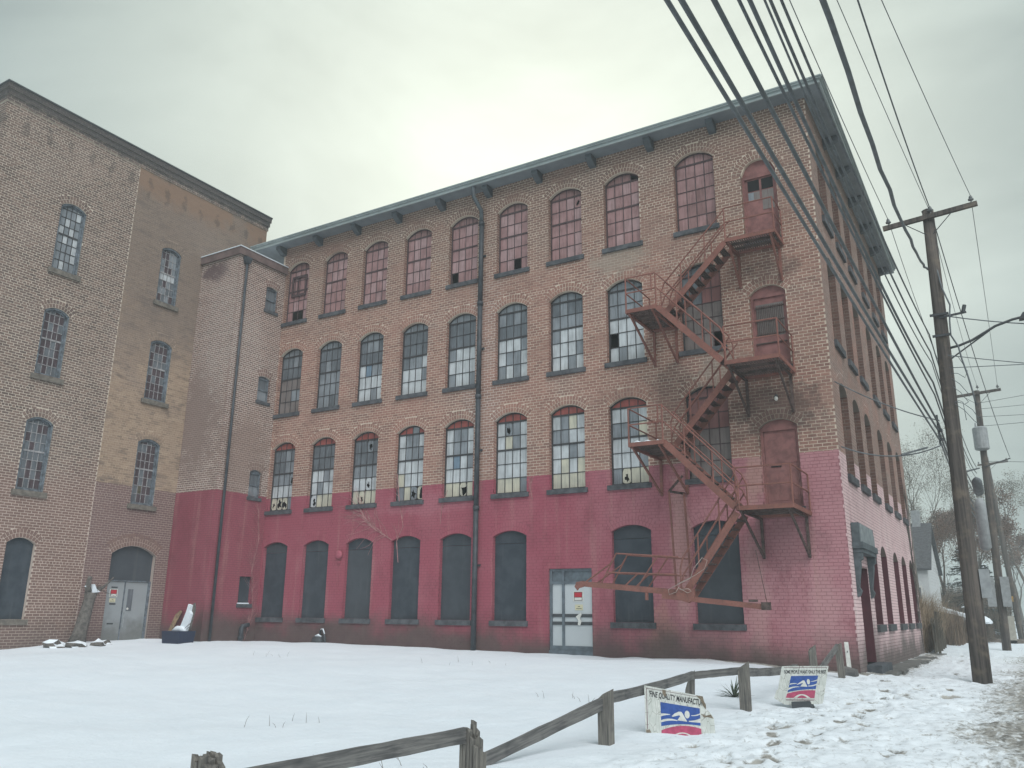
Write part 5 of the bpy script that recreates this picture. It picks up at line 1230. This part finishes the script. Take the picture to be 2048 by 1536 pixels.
# ------------------------------------------------------------------ overhead cables
def sagged(a, b, s, n=14):
    a, b = Vector(a), Vector(b); return [a.lerp(b, i / n) - Vector((0, 0, s * 4 * (i / n) * (1 - i / n))) for i in range(n + 1)]
def cable(label, back, at, onward, r, s1=.5, s2=.6, wavy=0.0, seed=0):
    """back: point behind the camera, at: on the first pole, onward: on the second pole (or None)"""
    rg = random.Random(seed); pts = sagged(back, at, s1, 36)
    if wavy:
        for i in range(1, len(pts) - 1): pts[i] = pts[i] + Vector((rg.uniform(-1, 1), 0, rg.uniform(-1, 1))) * wavy
    if onward is not None: pts += sagged(at, onward, s2, 12)[1:]
    mb = MB(); mb.tube(pts, r, 6); return tag(mb.build('overhead_cable', M['cable'], None, True), label, 'cable', 'overhead cables along the street')
YB = -36.0
CABLES = [
 ('thin wire on the right end insulator of the nearest pole', (.60, YB, 11.09), (3.79, AY, 12.8), (3.82, 25.3, 13.05), .012, .77),
 ('thick wire on the middle insulator of the nearest pole', (2.41, YB, 9.89), (2.75, AY, 12.76), (3.88, 25.3, 9.32), .021, 1.33),
 ('thin wire joining the middle insulator beside the thick one', (.73, YB, 11.96), (2.72, AY, 12.74), (2.92, 25.3, 13.12), .012, .49),
 ('thin wire on the left end insulator of the nearest pole', (1.13, YB, 12.17), (1.66, AY, 12.64), (1.8, 25.3, 12.95), .014, .81),
 ('lowest of the heavy cables passing in front of the factory roof', (1.68, YB, 6.17), (2.25, 1.73, 6.07), (2.25, 25.2, 6.3), .030, .2),
 ('second lowest of the heavy cables in front of the factory roof', (1.66, YB, 6.65), (2.25, 1.73, 6.32), (2.25, 25.2, 6.6), .036, .3),
 ('third lowest of the heavy cables in front of the factory roof', (1.95, YB, 6.51), (2.27, 1.73, 6.52), (2.28, 25.2, 6.9), .036, .14),
 ('fourth cable from the bottom in front of the factory roof', (1.76, YB, 8.36), (2.27, 1.73, 7.3), (2.3, 25.2, 7.4), .028, .53),
 ('fifth cable from the bottom in front of the factory roof', (2.15, YB, 8.57), (2.27, 1.73, 7.65), (2.3, 25.2, 7.7), .034, 1.16),
 ('sixth cable from the bottom in front of the factory roof', (2.48, YB, 8.15), (2.3, 1.73, 8.2), (2.35, 25.2, 8.3), .017, 1.48),
 ('seventh cable from the bottom in front of the factory roof', (2.33, YB, 8.13), (2.3, 1.73, 8.5), (2.35, 25.2, 8.6), .026, 1.16),
 ('topmost of the cables crossing the factory roof corner', (2.33, YB, 8.03), (2.33, 1.73, 9.0), (2.38, 25.2, 8.9), .024, 1.07),
]
for c in CABLES: cable(c[0], c[1], c[2], c[3], c[4] * .72, c[5])
cable('thick wavy cable ending below the crossarm of the nearest pole', (3.26, YB, 5.55), (2.50, 1.80, 10.90), None, .028, 2.0, 0, .02, 4)
def wire(label, pts, r, grp=None):
    mb = MB(); mb.tube(pts, r, 5); return tag(mb.build('service_wire', M['cable'], None, True), label, 'cable', grp)
wire('service wire from the upper hook on the factory corner to the nearest pole', sagged((.02, .25, 7.62), (2.3, 1.75, 6.6), .12), .016)
wire('service wire from the lower hook on the factory corner to the nearest pole', sagged((.02, .3, 5.86), (2.3, 1.75, 5.95), .28), .018)
mb = MB(); mb.bar((1.35, 1.12, 5.66), (1.95, 1.5, 5.86), .05, .05); tag(mb.build('cable_splice', M['cable']), 'dark splice sleeve on the lower service wire near the pole', 'splice')
wire('double service drop running right from the spur arm of the nearest pole', sagged((2.75, 1.7, 9.45), (9.5, 3.5, 9.0), .35) , .016)
wire('thin service wire running right below the street lamp arm', sagged((2.7, 1.75, 8.0), (9.5, 2.0, 7.6), .05), .011)
wire('slack service wire drooping right from below the street lamp stay', sagged((2.7, 1.75, 8.35), (10.5, 4.5, 7.3), .12), .012)
for k, (z0, x1, z1, lb) in enumerate(((12.2, 14, 13.2, 'highest'), (11.9, 14, 11.9, 'second highest'), (11.5, 14, 11.0, 'third highest'), (11.0, 14, 11.1, 'fourth highest'), (9.2, 14, 8.2, 'fifth highest'))):
    wire(lb + ' thin wire running right from the second utility pole', sagged((2.75, 25.3, z0), (x1, 24, z1), .12), .012)
# tangle of drop loops by the first pole
mb = MB(); rg = random.Random(8)
pts = [(2.72, 1.85, 10.9), (2.78, 1.8, 10.3), (2.92, 1.75, 9.75), (2.86, 1.75, 9.3), (2.84, 1.75, 8.9), (2.98, 1.75, 8.55), (3.02, 1.75, 8.2), (3.1, 1.75, 7.75), (3.16, 1.75, 7.3), (3.2, 1.75, 6.9)]
mb.tube(pts, .022, 6)
for i in range(7):
    a = Vector((2.72, 1.75, rg.uniform(6.3, 9.4))); b = a + Vector((rg.uniform(.2, .5), 0, rg.uniform(-.7, .1))); c = (a + b) / 2 + Vector((rg.uniform(0, .2), 0, rg.uniform(-.25, .3))); mb.tube([a, (a + c) / 2 + Vector((0, 0, .06)), c, (b + c) / 2, b], .009, 5)
tag(mb.build('cable_tangle', M['cable'], None, True), 'tangled drop cables hanging on the right side of the nearest pole', 'cables')
mb = MB(); mb.tube([(2.75, 9, 6.05), (2.75, 9.2, 5.95), (2.75, 10.2, 5.75), (2.75, 10.4, 5.75)], [.05, .16, .16, .05], 10); tag(mb.build('splice_case', M['cable'], None, True), 'dark splice canister hung on the cables past the nearest pole', 'splice')
mb = MB(); mb.tube([(2.62, 13.5, 5.9), (2.62, 13.6, 5.7), (2.62, 13.7, 4.1), (2.62, 13.7, 4.0)], [.12, .2, .2, .1], 10); tag(mb.build('cable_pedestal', M['metal_grey'], None, True), 'pale grey vertical canister hung between the nearest two poles', 'canister')

# ------------------------------------------------------------------ behind the factory
hs = thing('house', 'white house with a grey shingle roof just beyond the factory corner', 'house')
SIDING = simple('white_siding', (.56, .58, .58), .7, var=.06); SHING = simple('grey_shingle', (.085, .09, .095), .9, var=.3, scale=8)
hx0, hx1, hy0, hy1, ez, rz = -10.0, -.95, 31.0, 38.0, 4.3, 7.0; ym = (hy0 + hy1) / 2
mb = MB(); mb.prism([(hx0, hy0, 0), (hx0, hy1, 0), (hx0, hy1, ez), (hx0, ym, rz), (hx0, hy0, ez)], (hx1 - hx0, 0, 0)); mb.build('wall', SIDING, hs)
for i in range(22):
    z = .35 + i * .18; mb = MB(); mb.box(-4, hx1 + .012, hy0 - .016, hy0 - .002, z, z + .168); mb.build('siding_board', SIDING, hs)
for i in range(34):
    z = .35 + i * .18; w_ = 3.45 if z < ez else max(.1, 3.5 * (rz - z) / (rz - ez) - .08); mb = MB(); mb.box(hx1 + .002, hx1 + .016, ym - w_, ym + w_, z, z + .168); mb.build('siding_board', SIDING, hs)
for s, ya in ((-1, hy0), (1, hy1)):
    mb = MB(); e = Vector((0, (ya - ym) * .07, -.18)); mb.prism([Vector((hx0 - .2, ya, ez + .02)) + e, (hx0 - .2, ym, rz + .02), (hx0 - .2, ym, rz + .14), Vector((hx0 - .2, ya, ez + .14)) + e], (hx1 - hx0 + .45, 0, 0)); mb.build('roof', SHING, hs)
mb = MB(); mb.box(-1.75, -1.3, ym - .3, ym + .3, 6.3, 7.9); mb.build('chimney', M['metal_grey'], hs)
mb = MB(); mb.box(-2.0, -1.3, hy0 - .05, hy0 - .018, 1.6, 3.3); wnd = mb.build('window', M['white'], hs)
mb = MB(); mb.box(-1.92, -1.38, hy0 - .06, hy0 - .05, 1.68, 3.2); mb.build('pane', M['p_dk'], wnd)
mb = MB(); mb.box8([(hx1 + .02, hy0 + 1, 2.0), (hx1 + 1.9, hy0 + 1, 1.5), (hx1 + 1.9, hy1 - 1, 1.5), (hx1 + .02, hy1 - 1, 2.0), (hx1 + .02, hy0 + 1, 2.25), (hx1 + 1.9, hy0 + 1, 1.62), (hx1 + 1.9, hy1 - 1, 1.62), (hx1 + .02, hy1 - 1, 2.25)]); mb.build('porch_roof', M['snowcap'], hs)

sf = thing('stockade_fence', 'old leaning stockade fence with tan weeds beyond the factory corner', 'fence')
rg = random.Random(31); y = 15.9
while y < 26:
    t = (y - 15.9) / 10; x = .28 - .5 * t; hh = 1.45 + rg.uniform(-.12, .1) + (.25 if 20 < y < 23.5 else -.15); w_ = rg.uniform(.12, .16); z0 = H(x, y); le = rg.uniform(-.05, .05)
    mb = MB(); mb.box8([(x, y, z0 - .1), (x + .03, y, z0 - .1), (x + .03, y + w_, z0 - .1), (x, y + w_, z0 - .1), (x + le, y, z0 + hh - .05), (x + .03 + le, y, z0 + hh - .05), (x + .03 + le, y + w_, z0 + hh), (x + le, y + w_, z0 + hh)]); mb.build('fence_board', M['wood_fence'], sf)
    y += w_ + .02
for hz in (.5, 1.1):
    mb = MB(); mb.bar((.36, 15.9, .2 + hz), (-.14, 26, .2 + hz), .05, .09); mb.build('rail', M['wood_fence'], sf)
for y in (16.5, 19.2, 22.0, 24.6):
    mb = MB(); x = .38 - .05 * (y - 15.9); mb.box(x, x + .1, y, y + .1, 0, 1.8); mb.build('post', M['wood_fence'], sf)
def tufts(name, n, box_, h0, h1, mat, seed, w_=.012, curl=.35):
    rg = random.Random(seed); mb = MB()
    for i in range(n):
        x, y = rg.uniform(*box_[0]), rg.uniform(*box_[1]); z = H(x, y) - .05; hh = rg.uniform(h0, h1); a = rg.uniform(0, 2 * PI); c = rg.uniform(.1, curl) * hh
        b = Vector((math.cos(a + 1.5) * w_, math.sin(a + 1.5) * w_, 0)); p = Vector((x, y, z)); m_ = p + Vector((math.cos(a) * c * .35, math.sin(a) * c * .35, hh * .65)); q = p + Vector((math.cos(a) * c, math.sin(a) * c, hh))
        mb.add([p - b, p + b, m_ + b, m_ - b, q], [(0, 1, 2, 3), (3, 2, 4)])
    return mb.build(name, mat, None, kind='stuff')
tufts('tall_dry_weeds', 3600, ((-1.6, -.05), (16.0, 24.5)), 1.2, 2.75, simple('tan_weed', (.30, .23, .16), .9, var=.4, scale=2), 41, .007, .9)
tufts('dry_undergrowth', 2600, ((-1.6, .5), (26.5, 37)), .7, 2.2, simple('brown_weed', (.17, .125, .09), .9, var=.35, scale=2), 42)
tufts('far_brush', 5200, ((-3.5, 2.2), (46, 62)), 1.2, 4.2, simple('far_brush_brown', (.15, .125, .10), .9, var=.4, scale=1), 44, .02, .6)
tufts('verge_grass', 900, ((2.6, 4.2), (-4, 30)), .02, .09, simple('verge_grass_dry', (.20, .19, .13), .9, var=.35), 43, .006)

def branch_tree(name, label, x, y, h, r, seed, depth=6, spread=.55, leaf=None, nleaf=0, lean=0.0, mat='twig', leafsize=.05, grp=None, trunk_frac=.28):
    rg = random.Random(seed); t = thing(name, label, 'tree', grp); tr = MB(); cr = MB(); tips = []
    def grow(p, d, l, rad, k, mb):
        n = 3; pts = [p]; q = p.copy(); dd = d.copy()
        for i in range(n):
            dd = (dd + Vector((rg.uniform(-1, 1), rg.uniform(-1, 1), rg.uniform(-.3, .7))) * .14).normalized(); q = q + dd * l / n; pts.append(q.copy())
        mb.tube(pts, [rad, rad * .88, rad * .76, rad * .64], 7 if k > depth - 2 else (4 if k > 2 else 3), cap=False)
        if k == 0: tips.append((q.copy(), dd.copy())); return
        if k <= 2: tips.append((q.copy(), dd.copy()))
        nb = 2 if rg.random() < .45 else 3
        for i in range(nb):
            a = rg.uniform(0, 2 * PI); s = rg.uniform(.5, 1.15) * spread if i else rg.uniform(.05, .35) * spread
            o = dd.orthogonal().normalized(); o.rotate(Matrix.Rotation(a, 3, dd)); nd = (dd + o * s * 1.2 + Vector((0, 0, .08))).normalized()
            grow(q, nd, l * rg.uniform(.62, .88), rad * (.62 if i == 0 else rg.uniform(.38, .55)), k - 1, cr)
    z0 = H(x, y)
    grow(Vector((x, y, z0 - .2)), Vector((lean, 0, 1)).normalized(), h * trunk_frac, r, depth, tr)
    tr.build('trunk', M['bark'], t, True)
    if leaf:
        lf = MB()
        for i in range(nleaf):
            p, d = rg.choice(tips); p = p + Vector((rg.gauss(0, .22), rg.gauss(0, .22), rg.gauss(0, .22))); a, b = Vector((rg.uniform(-1, 1), rg.uniform(-1, 1), rg.uniform(-1, 1))).normalized() * leafsize, Vector((rg.uniform(-1, 1), rg.uniform(-1, 1), rg.uniform(-1, 1))).normalized() * leafsize
            lf.add([p, p + a, p + a + b, p + b], [(0, 1, 2, 3)])
        lf.build('leaves', leaf, t, kind='stuff')
    cr.build('crown', M[mat], t, kind='stuff'); return t
BRN = simple('withered_leaf', (.15, .092, .066), .85, var=.4, scale=3); OLV = simple('olive_leaf', (.11, .088, .058), .85, var=.4, scale=3)
branch_tree('bare_tree', 'tall bare tree with few brown leaves rising behind the white house', -3.4, 56, 17, .26, 5, 7, .6, OLV, 12000, .02, leafsize=.055)
branch_tree('bare_tree', 'slender bare tree leaning left of the nearest utility pole', -1.6, 48, 12, .17, 14, 7, .6, OLV, 6500, .05, leafsize=.045)
branch_tree('bare_tree', 'grey twiggy tree low beside the white house chimney', -1.3, 41, 7, .14, 23, 7, .8, BRN, 10000, 0, leafsize=.045)
branch_tree('withered_tree', 'rusty brown leaved tree between the two nearest utility poles', .9, 66, 11.5, .25, 33, 7, .75, BRN, 34000, 0, leafsize=.085)
branch_tree('bare_tree', 'bare leafy tree at the right behind the third utility pole', 4.6, 75, 15, .25, 47, 7, .6, OLV, 11000, 0, leafsize=.07)
branch_tree('bare_tree', 'low grey thicket tree in front of the dark spruce', -.6, 36, 4.6, .08, 58, 7, .9, None, 0, 0)
branch_tree('withered_tree', 'olive brown tree at the far end of the street', 3.0, 96, 11, .25, 61, 6, .7, BRN, 4000, 0, leafsize=.15)
def spruce(x, y, h, w_, seed, label):
    rg = random.Random(seed); t = thing('spruce_tree', label, 'tree'); z0 = H(x, y)
    mb = MB(); mb.tube([(x, y, z0 - .1), (x, y, z0 + h)], [.14, .02], 7); mb.build('trunk', M['bark'], t)
    mb = MB(); sn = MB()
    for i in range(260):
        f = rg.random() ** .8; z = z0 + .4 + f * (h - .5); L = w_ * (1 - f) ** .8 * rg.uniform(.6, 1.1) + .1; a = rg.uniform(0, 2 * PI); d = Vector((math.cos(a), math.sin(a), -.22)); p = Vector((x, y, z)); s = Vector((-math.sin(a), math.cos(a), 0))
        for j in range(9):
            u = (j + .6) / 9; c = p + d * L * u + Vector((0, 0, .12 * u * u * L)); wd = L * .26 * (1.1 - u) + .05
            for sg in (-1, 1):
                e = c + s * sg * wd + d * wd * .6 + Vector((0, 0, rg.uniform(-.12, .05)))
                mb.add([c, c + d * .10 + Vector((0, 0, .02)), e], [(0, 1, 2)])
        if rg.random() < .3:
            c = p + d * L * .75 + Vector((0, 0, .12)); sn.add([c - s * .12, c + d * L * .2, c + s * .12, c - d * .12 + Vector((0, 0, .06))], [(0, 1, 2, 3)])
    mb.build('crown', simple('spruce_needles', (.028, .042, .036), .8, var=.4, scale=2), t, kind='stuff'); sn.build('snow_cap', M['snowcap'], t, kind='stuff')
spruce(.2, 44, 6.4, 2.5, 71, 'dark snowy spruce behind the nearest utility pole')
spruce(1.2, 53, 5.6, 2.3, 72, 'second dark spruce nearer the street behind the snowy hedge')
hg = thing('hedge', 'clipped brown hedge with a thick cap of snow down the street', 'hedge')
mb = MB(); rg = random.Random(77)
for i in range(5200):
    u, v, w_ = rg.uniform(-1, 1), rg.uniform(-1, 1), rg.uniform(0, 1)
    if abs(u) ** 3 + abs(v) ** 3 + w_ ** 3 > 1.05: continue
    p = Vector((.75 + u * 1.0, 38.3 + v * 1.3, .15 + w_ * 1.35)); d = Vector((rg.uniform(-1, 1), rg.uniform(-1, 1), rg.uniform(-.2, 1))).normalized() * .22; e = d.orthogonal().normalized() * .016
    mb.add([p - e, p + e, p + d], [(0, 1, 2)])
mb.build('twigs', simple('hedge_brown', (.105, .085, .065), .9, var=.4, scale=4), hg, kind='stuff')
bm = bmesh.new(); bmesh.ops.create_icosphere(bm, subdivisions=3, radius=1)
for v in bm.verts:
    v.co *= 1 + .12 * mnoise.noise(v.co * 3); v.co = Vector((.75 + v.co.x * .98, 38.3 + v.co.y * 1.28, 1.32 + max(v.co.z, -.25) * .42))
me = bpy.data.meshes.new('snow_cap'); bm.to_mesh(me); bm.free(); me.materials.append(M['snowcap']); link('snow_cap', me, hg)
car = thing('parked_car', 'pale snow dusted car parked far down the street', 'car')
cxx, cyy = 1.35, 62.0
mb = MB(); mb.prism([(cxx - .9, cyy, .45), (cxx - .9, cyy, .95), (cxx - .9, cyy + 1.0, 1.05), (cxx - .9, cyy + 4.3, 1.0), (cxx - .9, cyy + 4.3, .45)], (1.8, 0, 0)); mb.build('body', M['metal_grey'], car)
mb = MB(); mb.prism([(cxx - .8, cyy + .5, 1.06), (cxx - .8, cyy + 1.0, 1.5), (cxx - .8, cyy + 2.8, 1.52), (cxx - .8, cyy + 3.5, 1.06)], (1.6, 0, 0)); mb.build('window', M['p_dk'], car)
mb = MB(); mb.box(cxx - .8, cxx + .8, cyy + .95, cyy + 2.9, 1.52, 1.62); mb.build('snow_cap', M['snowcap'], car)
for xx in (cxx - .92, cxx + .74):
    for yy2 in (cyy + .8, cyy + 3.5):
        mb = MB(); mb.tube([(xx, yy2, .36), (xx + .18, yy2, .36)], .34, 14); mb.build('wheel', M['cable'], car)
mb = MB(); mb.box(2.25, 2.85, 40.0, 40.5, 0, 1.7); tag(mb.build('street_cabinet', simple('beige_cabinet', (.36, .34, .29), .7)), 'beige metal cabinet standing by the far pole', 'cabinet')

# ------------------------------------------------------------------ winter haze, added to lift the darks as a lens veil does
hm = bpy.data.materials.new('winter_haze'); hm.use_nodes = True; ht = hm.node_tree; ht.nodes.clear()
ho = ht.nodes.new('ShaderNodeOutputMaterial'); hv = ht.nodes.new('ShaderNodeVolumePrincipled')
hv.inputs['Color'].default_value = (0.88, 0.95, 0.97, 1); hv.inputs['Density'].default_value = HAZE; hv.inputs['Anisotropy'].default_value = 0.35
ht.links.new(hv.outputs[0], ho.inputs['Volume'])
mb = MB(); mb.box(-125, 125, -65, 405, -1.6, 26); mb.build('haze', hm, None, kind='stuff')
